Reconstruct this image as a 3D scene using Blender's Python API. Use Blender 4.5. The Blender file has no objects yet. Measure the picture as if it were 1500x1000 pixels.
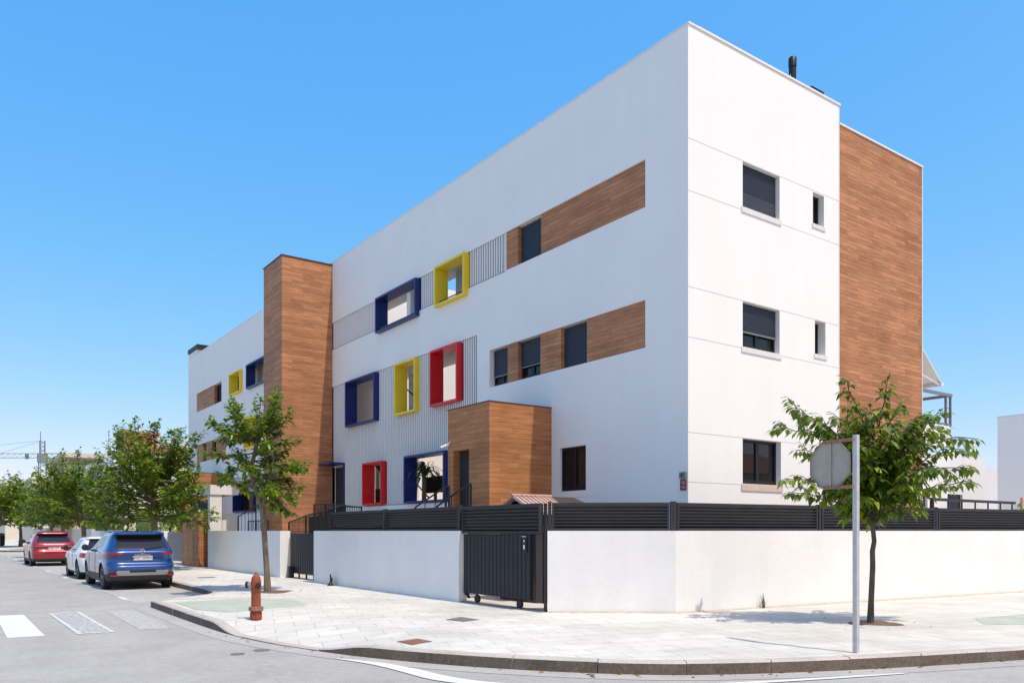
import bpy, bmesh, math, random
from mathutils import Vector, Matrix
from mathutils.geometry import tessellate_polygon
R = math.radians
SC = bpy.context.scene
COL = SC.collection
rnd = random.Random(7)

# ------------------------------------------------------------------ materials
def nt(name):
    m = bpy.data.materials.new(name); m.use_nodes = True
    t = m.node_tree
    return m, t, t.nodes, t.links, t.nodes['Principled BSDF']

def M(name, col, rough=.6, metal=0., var=0., vscale=2., bump=0., bscale=40., spec=.5, coat=0., streak=None, var2=0., v2scale=30., drip=0.):
    m, t, n, l, b = nt(name)
    b.inputs['Base Color'].default_value = (*col, 1)
    b.inputs['Roughness'].default_value = rough
    b.inputs['Metallic'].default_value = metal
    b.inputs['Specular IOR Level'].default_value = spec
    if coat:
        b.inputs['Coat Weight'].default_value = coat
        b.inputs['Coat Roughness'].default_value = .04
    if var or bump or var2:
        tc = n.new('ShaderNodeTexCoord'); mp = n.new('ShaderNodeMapping')
        l.new(tc.outputs['Object'], mp.inputs[0])
        if streak: mp.inputs['Scale'].default_value = streak
    if var or var2:
        cur = None
        for v, sc, off in ((var, vscale, 0), (var2, v2scale, 5), (drip, 2.2, 9)):
            if not v: continue
            nz = n.new('ShaderNodeTexNoise'); nz.inputs['Scale'].default_value = sc; nz.inputs['Detail'].default_value = 6
            nz.inputs['Roughness'].default_value = .6
            if off == 9:
                md = n.new('ShaderNodeMapping'); md.inputs['Scale'].default_value = (1, 1, .09); l.new(tc.outputs['Object'], md.inputs[0]); l.new(md.outputs[0], nz.inputs[0])
            else: l.new(mp.outputs[0], nz.inputs[0])
            mr = n.new('ShaderNodeMapRange'); mr.inputs[1].default_value = .3; mr.inputs[2].default_value = .7
            mr.inputs[3].default_value = 1 - v; mr.inputs[4].default_value = 1 + v
            l.new(nz.outputs[0], mr.inputs[0])
            if cur is None: cur = mr.outputs[0]
            else:
                mu = n.new('ShaderNodeMath'); mu.operation = 'MULTIPLY'
                l.new(cur, mu.inputs[0]); l.new(mr.outputs[0], mu.inputs[1]); cur = mu.outputs[0]
        vm = n.new('ShaderNodeVectorMath'); vm.operation = 'SCALE'
        vm.inputs[0].default_value = col
        l.new(cur, vm.inputs['Scale']); l.new(vm.outputs[0], b.inputs['Base Color'])
    if bump:
        nb = n.new('ShaderNodeTexNoise'); nb.inputs['Scale'].default_value = bscale; nb.inputs['Detail'].default_value = 5
        l.new(mp.outputs[0], nb.inputs[0])
        bp = n.new('ShaderNodeBump'); bp.inputs['Strength'].default_value = bump; bp.inputs['Distance'].default_value = .01
        l.new(nb.outputs[0], bp.inputs['Height']); l.new(bp.outputs[0], b.inputs['Normal'])
    return m

def wood_mat(name, c1, c2, row=.1, length=1.15):
    m, t, n, l, b = nt(name)
    tc = n.new('ShaderNodeTexCoord'); sp = n.new('ShaderNodeSeparateXYZ'); l.new(tc.outputs['Object'], sp.inputs[0])
    ad = n.new('ShaderNodeMath'); ad.operation = 'SUBTRACT'
    l.new(sp.outputs[1], ad.inputs[0]); l.new(sp.outputs[0], ad.inputs[1])
    cb = n.new('ShaderNodeCombineXYZ'); l.new(ad.outputs[0], cb.inputs[0]); l.new(sp.outputs[2], cb.inputs[1])
    br = n.new('ShaderNodeTexBrick'); l.new(cb.outputs[0], br.inputs[0])
    br.offset = .37; br.offset_frequency = 2; br.squash = 1.25; br.squash_frequency = 3
    br.inputs['Color1'].default_value = (*c1, 1); br.inputs['Color2'].default_value = (*c2, 1)
    br.inputs['Mortar'].default_value = (*[x * .45 for x in c2], 1)
    br.inputs['Scale'].default_value = 1; br.inputs['Mortar Size'].default_value = .0035; br.inputs['Mortar Smooth'].default_value = .2
    br.inputs['Brick Width'].default_value = length; br.inputs['Row Height'].default_value = row
    nz = n.new('ShaderNodeTexNoise'); mp = n.new('ShaderNodeMapping'); mp.inputs['Scale'].default_value = (1.3, 26, 1)
    l.new(cb.outputs[0], mp.inputs[0]); l.new(mp.outputs[0], nz.inputs[0])
    nz.inputs['Scale'].default_value = 1.6; nz.inputs['Detail'].default_value = 6
    mr = n.new('ShaderNodeMapRange'); mr.inputs[1].default_value = .3; mr.inputs[2].default_value = .7; mr.inputs[3].default_value = .70; mr.inputs[4].default_value = 1.26
    l.new(nz.outputs[0], mr.inputs[0])
    nz2 = n.new('ShaderNodeTexNoise'); nz2.inputs['Scale'].default_value = .9; l.new(tc.outputs['Object'], nz2.inputs[0])
    mr2 = n.new('ShaderNodeMapRange'); mr2.inputs[1].default_value = .35; mr2.inputs[2].default_value = .65; mr2.inputs[3].default_value = .9; mr2.inputs[4].default_value = 1.1
    l.new(nz2.outputs[0], mr2.inputs[0])
    mu = n.new('ShaderNodeMath'); mu.operation = 'MULTIPLY'; l.new(mr.outputs[0], mu.inputs[0]); l.new(mr2.outputs[0], mu.inputs[1])
    vm = n.new('ShaderNodeVectorMath'); vm.operation = 'SCALE'; l.new(br.outputs[0], vm.inputs[0]); l.new(mu.outputs[0], vm.inputs['Scale'])
    l.new(vm.outputs[0], b.inputs['Base Color']); b.inputs['Roughness'].default_value = .62; b.inputs['Specular IOR Level'].default_value = .3
    bp = n.new('ShaderNodeBump'); bp.inputs['Strength'].default_value = .25; bp.inputs['Distance'].default_value = .006
    l.new(br.outputs['Fac'], bp.inputs['Height']); bp.invert = True; l.new(bp.outputs[0], b.inputs['Normal'])
    return m

def leaf_mat(name, c1, c2, trans=.35):
    m, t, n, l, b = nt(name)
    g = n.new('ShaderNodeNewGeometry'); cr = n.new('ShaderNodeValToRGB')
    cr.color_ramp.elements[0].color = (*c1, 1); cr.color_ramp.elements[1].color = (*c2, 1)
    e = cr.color_ramp.elements.new(.94); e.color = (*c2, 1)
    cr.color_ramp.elements[2].color = (c2[0] * 1.9, c2[1] * 1.25, c2[2], 1)
    l.new(g.outputs['Random Per Island'], cr.inputs[0]); l.new(cr.outputs[0], b.inputs['Base Color'])
    b.inputs['Roughness'].default_value = .34; b.inputs['Specular IOR Level'].default_value = .5
    tr = n.new('ShaderNodeBsdfTranslucent'); vm = n.new('ShaderNodeVectorMath'); vm.operation = 'MULTIPLY'
    vm.inputs[1].default_value = (1.5, 1.6, .6); l.new(cr.outputs[0], vm.inputs[0]); l.new(vm.outputs[0], tr.inputs[0])
    mx = n.new('ShaderNodeMixShader'); mx.inputs[0].default_value = trans
    l.new(b.outputs[0], mx.inputs[1]); l.new(tr.outputs[0], mx.inputs[2])
    l.new(mx.outputs[0], n['Material Output'].inputs['Surface'])
    return m

def paving_mat(name, col, bw, rh, rot, joint=.72):
    m, t, n, l, b = nt(name)
    tc = n.new('ShaderNodeTexCoord'); mp = n.new('ShaderNodeMapping'); mp.inputs['Rotation'].default_value = (0, 0, rot)
    l.new(tc.outputs['Object'], mp.inputs[0])
    br = n.new('ShaderNodeTexBrick'); l.new(mp.outputs[0], br.inputs[0])
    br.inputs['Color1'].default_value = (*[c * 1.03 for c in col], 1); br.inputs['Color2'].default_value = (*[c * .93 for c in col], 1)
    br.inputs['Mortar'].default_value = (*[c * joint for c in col], 1)
    br.inputs['Scale'].default_value = 1; br.inputs['Mortar Size'].default_value = .009; br.inputs['Mortar Smooth'].default_value = .3
    br.inputs['Brick Width'].default_value = bw; br.inputs['Row Height'].default_value = rh
    cur = None
    for sc, lo, hi in ((.55, .86, 1.08), (3.5, .93, 1.05), (60, .93, 1.06)):
        nz = n.new('ShaderNodeTexNoise'); nz.inputs['Scale'].default_value = sc; nz.inputs['Detail'].default_value = 7; nz.inputs['Roughness'].default_value = .65
        l.new(tc.outputs['Object'], nz.inputs[0])
        mr = n.new('ShaderNodeMapRange'); mr.inputs[1].default_value = .32; mr.inputs[2].default_value = .62; mr.inputs[3].default_value = lo; mr.inputs[4].default_value = hi
        l.new(nz.outputs[0], mr.inputs[0])
        if cur is None: cur = mr.outputs[0]
        else:
            mu = n.new('ShaderNodeMath'); mu.operation = 'MULTIPLY'; l.new(cur, mu.inputs[0]); l.new(mr.outputs[0], mu.inputs[1]); cur = mu.outputs[0]
    vm = n.new('ShaderNodeVectorMath'); vm.operation = 'SCALE'; l.new(br.outputs[0], vm.inputs[0]); l.new(cur, vm.inputs['Scale'])
    l.new(vm.outputs[0], b.inputs['Base Color']); b.inputs['Roughness'].default_value = .85; b.inputs['Specular IOR Level'].default_value = .25
    bp = n.new('ShaderNodeBump'); bp.inputs['Strength'].default_value = .5; bp.inputs['Distance'].default_value = .004; bp.invert = True
    l.new(br.outputs['Fac'], bp.inputs['Height']); l.new(bp.outputs[0], b.inputs['Normal'])
    return m

def asphalt_mat(name, col):
    m, t, n, l, b = nt(name)
    tc = n.new('ShaderNodeTexCoord'); cur = None
    for sc, lo, hi, a, z, st in ((.18, .9, 1.08, .35, .65, (1, .35, 1)), (1.1, .93, 1.06, .35, .65, (1, 1, 1)), (9, .94, 1.06, .35, .65, (1, 1, 1)), (85, .74, 1.28, .36, .64, (1, 1, 1))):
        mp = n.new('ShaderNodeMapping'); mp.inputs['Scale'].default_value = st; l.new(tc.outputs['Object'], mp.inputs[0])
        nz = n.new('ShaderNodeTexNoise'); nz.inputs['Scale'].default_value = sc; nz.inputs['Detail'].default_value = 5; l.new(mp.outputs[0], nz.inputs[0])
        mr = n.new('ShaderNodeMapRange'); mr.inputs[1].default_value = a; mr.inputs[2].default_value = z; mr.inputs[3].default_value = lo; mr.inputs[4].default_value = hi
        l.new(nz.outputs[0], mr.inputs[0])
        if cur is None: cur = mr.outputs[0]
        else:
            mu = n.new('ShaderNodeMath'); mu.operation = 'MULTIPLY'; l.new(cur, mu.inputs[0]); l.new(mr.outputs[0], mu.inputs[1]); cur = mu.outputs[0]
    # fine cracks
    vo = n.new('ShaderNodeTexVoronoi'); vo.feature = 'DISTANCE_TO_EDGE'; vo.inputs['Scale'].default_value = .22
    nz = n.new('ShaderNodeTexNoise'); nz.inputs['Scale'].default_value = 1.2; nz.inputs['Detail'].default_value = 6
    l.new(tc.outputs['Object'], nz.inputs[0])
    mxv = n.new('ShaderNodeVectorMath'); mxv.operation = 'ADD'
    l.new(tc.outputs['Object'], mxv.inputs[0]); l.new(nz.outputs['Color'], mxv.inputs[1]); l.new(mxv.outputs[0], vo.inputs[0])
    mr = n.new('ShaderNodeMapRange'); mr.inputs[1].default_value = .0; mr.inputs[2].default_value = .004; mr.inputs[3].default_value = .82; mr.inputs[4].default_value = 1
    l.new(vo.outputs['Distance'], mr.inputs[0])
    mu = n.new('ShaderNodeMath'); mu.operation = 'MULTIPLY'; l.new(cur, mu.inputs[0]); l.new(mr.outputs[0], mu.inputs[1])
    vm = n.new('ShaderNodeVectorMath'); vm.operation = 'SCALE'; vm.inputs[0].default_value = col; l.new(mu.outputs[0], vm.inputs['Scale'])
    l.new(vm.outputs[0], b.inputs['Base Color']); b.inputs['Roughness'].default_value = .9; b.inputs['Specular IOR Level'].default_value = .2
    nb = n.new('ShaderNodeTexNoise'); nb.inputs['Scale'].default_value = 160; l.new(tc.outputs['Object'], nb.inputs[0])
    bp = n.new('ShaderNodeBump'); bp.inputs['Strength'].default_value = .4; bp.inputs['Distance'].default_value = .006
    l.new(nb.outputs[0], bp.inputs['Height']); l.new(bp.outputs[0], b.inputs['Normal'])
    return m

def worn_paint_mat(name, keep, rgb=(.66, .65, .62), under=(.32, .312, .30)):
    """road paint with bare patches: paint where noise is below `keep`"""
    m, t, n, l, b = nt(name)
    tc = n.new('ShaderNodeTexCoord'); cur = None
    nz = n.new('ShaderNodeTexNoise'); nz.inputs['Scale'].default_value = 14; nz.inputs['Detail'].default_value = 9; nz.inputs['Roughness'].default_value = .75
    l.new(tc.outputs['Object'], nz.inputs[0])
    mr = n.new('ShaderNodeMapRange'); mr.inputs[1].default_value = keep - .05; mr.inputs[2].default_value = keep + .05
    l.new(nz.outputs[0], mr.inputs[0])
    mx = n.new('ShaderNodeMix'); mx.data_type = 'RGBA'; mx.inputs[6].default_value = (*rgb, 1); mx.inputs[7].default_value = (*under, 1)
    l.new(mr.outputs[0], mx.inputs[0]); l.new(mx.outputs[2], b.inputs['Base Color']); b.inputs['Roughness'].default_value = .75
    return m

MT = {}
MT['stucco'] = M('white_stucco', (.80, .775, .745), .85, drip=.014, var=.02, vscale=.7, var2=.008, v2scale=9, bump=.15, bscale=120, spec=.2)
MT['wall'] = M('white_wall_paint', (.78, .76, .73), .85, drip=.02, var=.035, vscale=1.1, var2=.025, v2scale=14, bump=.25, bscale=90, spec=.2)
MT['coping'] = M('pale_coping', (.72, .70, .68), .6, var=.05)
MT['joint'] = M('grey_joint', (.56, .55, .55), .9)
MT['sill'] = M('stone_sill', (.68, .65, .62), .7, var=.06, vscale=6)
MT['sill_tan'] = M('tan_sill_board', (.60, .46, .36), .8, var=.1, vscale=5)
MT['wood'] = wood_mat('wood_cladding', (.475, .215, .098), (.335, .142, .062))
MT['wood2'] = wood_mat('wood_box_planks', (.47, .20, .078), (.37, .15, .056), .12, 1.5)
MT['corr'] = M('white_corrugated_metal', (.78, .76, .73), .4, var=.02)
MT['shade_grey'] = M('painted_shade_grey', (.085, .09, .10), .7)  # shade painted as colour: grooves between the ribs, dim spot in the gallery
MT['blue'] = M('navy_blue_paint', (.007, .022, .135), .38, var=.08)
MT['yellow'] = M('yellow_paint', (.80, .585, .03), .42, var=.05)
MT['red'] = M('red_paint', (.62, .013, .02), .38, var=.08)
MT['frame'] = M('anthracite_frame', (.012, .0125, .015), .45, spec=.3)
MT['shutter'] = M('slate_roller_shutter', (.024, .028, .042), .5, var=.08, vscale=3, spec=.3)
MT['glass'] = M('window_glass', (.008, .009, .011), .02, spec=.42)
MT['pale_in'] = M('pale_interior_paint', (.74, .72, .69), .85, var=.03)
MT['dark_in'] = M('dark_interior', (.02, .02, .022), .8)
MT['louvre'] = M('anthracite_louvre_metal', (.040, .040, .045), .55, var=.12, vscale=4, spec=.18)
MT['gate'] = M('dark_gate_metal', (.018, .0185, .023), .5, var=.1, vscale=3, spec=.3)
MT['gategrey'] = M('grey_gate_metal', (.16, .165, .175), .45, var=.05)
MT['brown'] = M('brown_metal', (.06, .036, .028), .55, var=.15, vscale=5)
MT['steel'] = M('galvanised_steel', (.52, .51, .49), .5, metal=.25, var=.12, vscale=9)
MT['signback'] = M('sign_back_aluminium', (.40, .34, .28), .6, var=.07, vscale=8)
MT['rust'] = M('rusty_bracket', (.28, .15, .07), .8, var=.35, vscale=30)
MT['asphalt'] = asphalt_mat('sun_bleached_asphalt', (.37, .362, .335))
MT['bay'] = asphalt_mat('parking_bay_asphalt', (.43, .42, .39))
MT['gutter'] = M('concrete_gutter', (.40, .385, .36), .9, var=.12, vscale=1.2, var2=.12, v2scale=40, bump=.4, bscale=80)
MT['pave'] = paving_mat('pale_paving', (.59, .57, .515), .6, .4, R(18), .7)
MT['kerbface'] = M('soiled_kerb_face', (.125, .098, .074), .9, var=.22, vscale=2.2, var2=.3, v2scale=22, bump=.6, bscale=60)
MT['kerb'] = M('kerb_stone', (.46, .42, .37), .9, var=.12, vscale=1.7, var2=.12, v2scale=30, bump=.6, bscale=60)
MT['kerbtop'] = MT['kerb']
MT['ground'] = M('dry_ground', (.28, .265, .235), .95, var=.2, vscale=.2)
MT['paint'] = worn_paint_mat('white_road_paint', .66)
MT['paint_worn'] = worn_paint_mat('worn_road_paint', .47, (.6, .59, .57))
MT['paint_ghost'] = worn_paint_mat('ghost_road_paint', .50, (.5, .485, .46), (.36, .35, .33))
MT['paint_edge'] = worn_paint_mat('worn_edge_paint', .56, (.62, .61, .585), (.38, .37, .345))
MT['green'] = M('faded_green_surface', (.40, .45, .37), .9, var=.12, vscale=2.5, var2=.1, v2scale=20)
MT['sand'] = M('wind_blown_sand', (.50, .40, .29), .95, var=.2, vscale=8)
MT['soil'] = M('tree_pit_soil', (.16, .10, .06), .95, var=.4, vscale=18, bump=1, bscale=40)
MT['iron'] = M('grey_iron_cover', (.17, .165, .15), .8, var=.2, vscale=30, bump=.8, bscale=90)
MT['rustiron'] = M('rusty_iron_cover', (.26, .10, .055), .85, var=.2, vscale=30, bump=.8, bscale=90)
MT['hydrant'] = M('weathered_red_paint', (.26, .055, .02), .65, var=.35, vscale=14, bump=.2, bscale=50)
MT['hydflange'] = M('rusted_flange', (.27, .13, .07), .8, var=.3, vscale=30)
MT['black'] = M('black_rubber', (.012, .012, .013), .65)
MT['bark'] = M('grey_brown_bark', (.17, .125, .085), .9, var=.35, vscale=14, bump=.8, bscale=45, streak=(1, 1, .25))
MT['barkdark'] = M('dark_brown_bark', (.085, .065, .05), .9, var=.35, vscale=18, bump=.8, bscale=45, streak=(1, 1, .25))
MT['leaf'] = leaf_mat('broad_green_leaf', (.045, .092, .011), (.23, .315, .028), .39)
MT['leaf2'] = leaf_mat('drooping_leaf', (.045, .088, .010), (.185, .26, .024), .32)
MT['palmleaf'] = leaf_mat('palm_leaf', (.05, .06, .03), (.10, .11, .05), .2)
MT['weed'] = M('dry_weed', (.05, .06, .035), .9)
MT['tile'] = M('terracotta', (.48, .22, .13), .8, var=.2, vscale=6)
MT['cream'] = M('cream_render', (.62, .55, .45), .9, var=.05)
MT['tan'] = M('tan_render', (.55, .42, .28), .9, var=.06)
MT['white'] = M('bright_white', (.8, .8, .8), .6)
MT['palegrey'] = M('pale_grey_render', (.62, .61, .63), .85, var=.03)
MT['tyre'] = M('tyre_rubber', (.013, .013, .014), .8)
MT['rim'] = M('alloy_rim', (.35, .35, .37), .35, metal=.9)
MT['plate'] = M('number_plate_white', (.75, .76, .78), .4)
MT['plastic'] = M('black_plastic', (.018, .018, .02), .55)
MT['carglass'] = M('tinted_car_glass', (.012, .013, .016), .03, spec=.8)
MT['tail'] = M('red_tail_lens', (.30, .008, .012), .12, coat=.6)
MT['silver'] = M('silver_plastic', (.38, .38, .39), .35, metal=.6)
MT['chrome'] = M('chrome', (.75, .75, .77), .12, metal=1)
MT['cblue'] = M('blue_car_paint', (.002, .05, .21), .25, metal=.3, coat=1.)
MT['cred'] = M('red_car_paint', (.30, .006, .015), .3, metal=.3, coat=1.)
MT['cwhite'] = M('white_car_paint', (.72, .74, .77), .35, coat=.8)
MT['shingle'] = M('brown_shingle_roof', (.46, .31, .25), .85, var=.12, vscale=10)
MT['crane'] = M('grey_crane_steel', (.17, .19, .21), .6)

# ------------------------------------------------------------------ mesh builder
class MB:
    def __init__(s): s.v = []; s.f = []
    def add(s, vs, fs):
        k = len(s.v); s.v += [tuple(p) for p in vs]; s.f += [tuple(i + k for i in f) for f in fs]
    def box(s, x0, y0, z0, x1, y1, z1):
        x0, x1 = min(x0, x1), max(x0, x1); y0, y1 = min(y0, y1), max(y0, y1); z0, z1 = min(z0, z1), max(z0, z1)
        s.add([(x0, y0, z0), (x1, y0, z0), (x1, y1, z0), (x0, y1, z0), (x0, y0, z1), (x1, y0, z1), (x1, y1, z1), (x0, y1, z1)],
              [(0, 3, 2, 1), (4, 5, 6, 7), (0, 1, 5, 4), (1, 2, 6, 5), (2, 3, 7, 6), (3, 0, 4, 7)]); return s
    def obox(s, p, u, d, z0, z1):
        """box on plan segment p -> p+u with thickness vector d"""
        a = Vector(p[:2]); u = Vector(u); d = Vector(d)
        c = [a, a + u, a + u + d, a + d]
        if (u.x * d.y - u.y * d.x) < 0: c = [c[0], c[3], c[2], c[1]]
        s.add([(q.x, q.y, z0) for q in c] + [(q.x, q.y, z1) for q in c],
              [(0, 3, 2, 1), (4, 5, 6, 7), (0, 1, 5, 4), (1, 2, 6, 5), (2, 3, 7, 6), (3, 0, 4, 7)]); return s
    def prism(s, pts, z0, z1):
        n = len(pts)
        s.add([(x, y, z0) for x, y in pts] + [(x, y, z1) for x, y in pts],
              [tuple(range(n - 1, -1, -1)), tuple(range(n, 2 * n))] + [(i, (i + 1) % n, (i + 1) % n + n, i + n) for i in range(n)]); return s
    def tube(s, pts, rad, n=8, cap=True):
        pts = [Vector(p) for p in pts]
        if not hasattr(rad, '__len__'): rad = [rad] * len(pts)
        vs = []; fs = []; prev = None
        for i, p in enumerate(pts):
            d = (pts[min(i + 1, len(pts) - 1)] - pts[max(i - 1, 0)]).normalized()
            if prev is None:
                a = d.orthogonal().normalized()
            else:
                a = (prev - d * prev.dot(d)); a = a.normalized() if a.length > 1e-6 else d.orthogonal().normalized()
            prev = a; b = d.cross(a)
            for k in range(n):
                t = 2 * math.pi * k / n
                vs.append(p + (a * math.cos(t) + b * math.sin(t)) * rad[i])
        for i in range(len(pts) - 1):
            for k in range(n):
                fs.append((i * n + k, i * n + (k + 1) % n, (i + 1) * n + (k + 1) % n, (i + 1) * n + k))
        if cap:
            fs.append(tuple(range(n - 1, -1, -1))); fs.append(tuple(range((len(pts) - 1) * n, len(pts) * n)))
        s.add(vs, fs); return s
    def lathe(s, prof, c=(0, 0, 0), axis=(0, 0, 1), n=20):
        ax = Vector(axis).normalized(); a = ax.orthogonal().normalized(); b = ax.cross(a); c = Vector(c)
        vs = []; fs = []
        for r, h in prof:
            for k in range(n):
                t = 2 * math.pi * k / n
                vs.append(c + ax * h + (a * math.cos(t) + b * math.sin(t)) * max(r, 1e-4))
        for i in range(len(prof) - 1):
            for k in range(n):
                fs.append((i * n + k, i * n + (k + 1) % n, (i + 1) * n + (k + 1) % n, (i + 1) * n + k))
        fs.append(tuple(range(n - 1, -1, -1))); fs.append(tuple(range((len(prof) - 1) * n, len(prof) * n)))
        s.add(vs, fs); return s
    def wallx(s, x0, x1, y0, y1, z0, z1, holes=()):
        """wall slab whose faces look along x, with rectangular holes (ya,yb,za,zb)"""
        return s._wall(lambda u, d, z: (d, u, z), x0, x1, y0, y1, z0, z1, holes)
    def wally(s, y0, y1, x0, x1, z0, z1, holes=()):
        return s._wall(lambda u, d, z: (u, d, z), y0, y1, x0, x1, z0, z1, holes)
    def _wall(s, f, d0, d1, u0, u1, z0, z1, holes):
        us = sorted({u0, u1, *[min(max(h[i], u0), u1) for h in holes for i in (0, 1)]})
        zs = sorted({z0, z1, *[min(max(h[i], z0), z1) for h in holes for i in (2, 3)]})
        def solid(i, j):
            if i < 0 or j < 0 or i >= len(us) - 1 or j >= len(zs) - 1: return False
            u = (us[i] + us[i + 1]) / 2; z = (zs[j] + zs[j + 1]) / 2
            return not any(h[0] < u < h[1] and h[2] < z < h[3] for h in holes)
        for i in range(len(us) - 1):
            for j in range(len(zs) - 1):
                if not solid(i, j): continue
                a, b, c, d = us[i], us[i + 1], zs[j], zs[j + 1]
                s.add([f(a, d0, c), f(b, d0, c), f(b, d0, d), f(a, d0, d)], [(0, 1, 2, 3)])
                s.add([f(a, d1, c), f(b, d1, c), f(b, d1, d), f(a, d1, d)], [(3, 2, 1, 0)])
                if not solid(i - 1, j): s.add([f(a, d0, c), f(a, d0, d), f(a, d1, d), f(a, d1, c)], [(0, 1, 2, 3)])
                if not solid(i + 1, j): s.add([f(b, d0, c), f(b, d1, c), f(b, d1, d), f(b, d0, d)], [(0, 1, 2, 3)])
                if not solid(i, j - 1): s.add([f(a, d0, c), f(a, d1, c), f(b, d1, c), f(b, d0, c)], [(0, 1, 2, 3)])
                if not solid(i, j + 1): s.add([f(a, d0, d), f(b, d0, d), f(b, d1, d), f(a, d1, d)], [(0, 1, 2, 3)])
        return s
    def build(s, name, mat, parent=None, label=None, smooth=False, weld=False, local=False, stuff=False):
        me = bpy.data.meshes.new(name)
        off = Vector((0, 0, 0))
        if parent is not None and not local:
            p = parent
            while p is not None: off = off + p.location; p = p.parent
        me.from_pydata([(x - off.x, y - off.y, z - off.z) for x, y, z in s.v], [], s.f)
        if weld or smooth:
            b = bmesh.new(); b.from_mesh(me); bmesh.ops.remove_doubles(b, verts=b.verts, dist=1e-5); bmesh.ops.recalc_face_normals(b, faces=b.faces); b.to_mesh(me); b.free()
        if smooth:
            me.polygons.foreach_set('use_smooth', [True] * len(me.polygons))
            me.set_sharp_from_angle(angle=R(38))
        me.update()
        for mm in (mat if isinstance(mat, (list, tuple)) else [mat]): me.materials.append(mm)
        o = bpy.data.objects.new(name, me); COL.objects.link(o)
        if parent is not None: o.parent = parent
        if label: o['label'] = label
        if stuff: o['kind'] = 'stuff'
        return o

def tag(o, label=None, cat=None, group=None, kind=None):
    if label: o['label'] = label
    if cat: o['category'] = cat
    if group: o['group'] = group
    if kind: o['kind'] = kind
    return o
def thing(name, label, cat, loc=(0, 0, 0), rz=0, group=None):
    o = bpy.data.objects.new(name, None); COL.objects.link(o); o.empty_display_size = .3
    o.location = loc; o.rotation_euler = (0, 0, rz)
    return tag(o, label, cat, group)
def struct(name, mb, mat, **k): return tag(mb.build(name, mat, **k), kind='structure')
def kids(o): return [c for c in bpy.data.objects if c.parent == o]
def copy_tree(o, parent=None):
    c = o.copy(); COL.objects.link(c); c.parent = parent
    for ch in kids(o): copy_tree(ch, c)
    return c
def text_mesh(body, size, mat, parent, mtx, name='lettering', depth=.002):
    cu = bpy.data.curves.new(name, 'FONT'); cu.body = body; cu.size = size; cu.align_x = 'CENTER'; cu.align_y = 'CENTER'; cu.extrude = depth
    to = bpy.data.objects.new(name + '_tmp', cu); COL.objects.link(to)
    dg = bpy.context.evaluated_depsgraph_get(); me = bpy.data.meshes.new_from_object(to.evaluated_get(dg))
    bpy.data.objects.remove(to); me.transform(mtx); me.materials.clear(); me.materials.append(mat)
    o = bpy.data.objects.new(name, me); COL.objects.link(o); o.parent = parent
    return o

# ------------------------------------------------------------------ ground, road, pavement
ZP = .15
struct('ground', MB().prism([(-3000, -3000), (3000, -3000), (3000, 3000), (-3000, 3000)], -1, -.03), MT['ground'])
struct('road', MB().prism([(-6, -11), (70, -11), (70, 12), (3.9, 14), (5.9, 72), (4, 400), (-6, 400)], -.02, 0), MT['asphalt'])
struct('parking_bay', MB().prism([(3.62, 19.4), (5.7, 19.4), (5.7, 71.6), (3.62, 71.6)], .001, .004), MT['bay'])

def smooth_line(pts, per=6):
    out = []
    P = [Vector(p) for p in pts]
    for i in range(len(P) - 1):
        p0 = P[max(i - 1, 0)]; p1 = P[i]; p2 = P[i + 1]; p3 = P[min(i + 2, len(P) - 1)]
        for k in range(per):
            t = k / per
            out.append(.5 * ((2 * p1) + (p2 - p0) * t + (2 * p0 - 5 * p1 + 4 * p2 - p3) * t * t + (3 * p1 - p0 - 3 * p2 + p3) * t ** 3))
    out.append(P[-1]); return out
corner = smooth_line([(3.7, 18.2, 0), (3.68, 15.8, 0), (3.68, 14.1, 0), (3.72, 12.6, 0), (3.86, 11.5, 0), (4.1, 10.5, 0), (4.42, 9.5, 0), (4.86, 8.55, 0), (5.4, 7.65, 0),
                      (6.02, 6.86, 0), (6.72, 6.2, 0), (7.57, 5.7, 0), (8.55, 5.25, 0), (9.42, 4.92, 0), (10.3, 4.62, 0), (11.3, 4.3, 0), (14, 3.5, 0), (20, 1.9, 0), (30, -.6, 0), (60, -7, 0)], 5)
def kz(p):   # kerb drops for the crossing
    def ss(a, b, x):
        t = min(max((x - a) / (b - a), 0), 1); return t * t * (3 - 2 * t)
    dip = ss(13.6, 12.4, p.y) * (1 - ss(10.4, 9.3, p.y))
    return ZP - .13 * dip
def offset(line, d):
    out = []
    for i, p in enumerate(line):
        t = (line[min(i + 1, len(line) - 1)] - line[max(i - 1, 0)]).normalized()
        out.append(Vector((p.x - t.y * d, p.y + t.x * d, 0)))
    return out
# left-hand side of travel is the pavement
KW = .16
inner = offset(corner, KW); ramp = offset(corner, 1.35)
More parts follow.
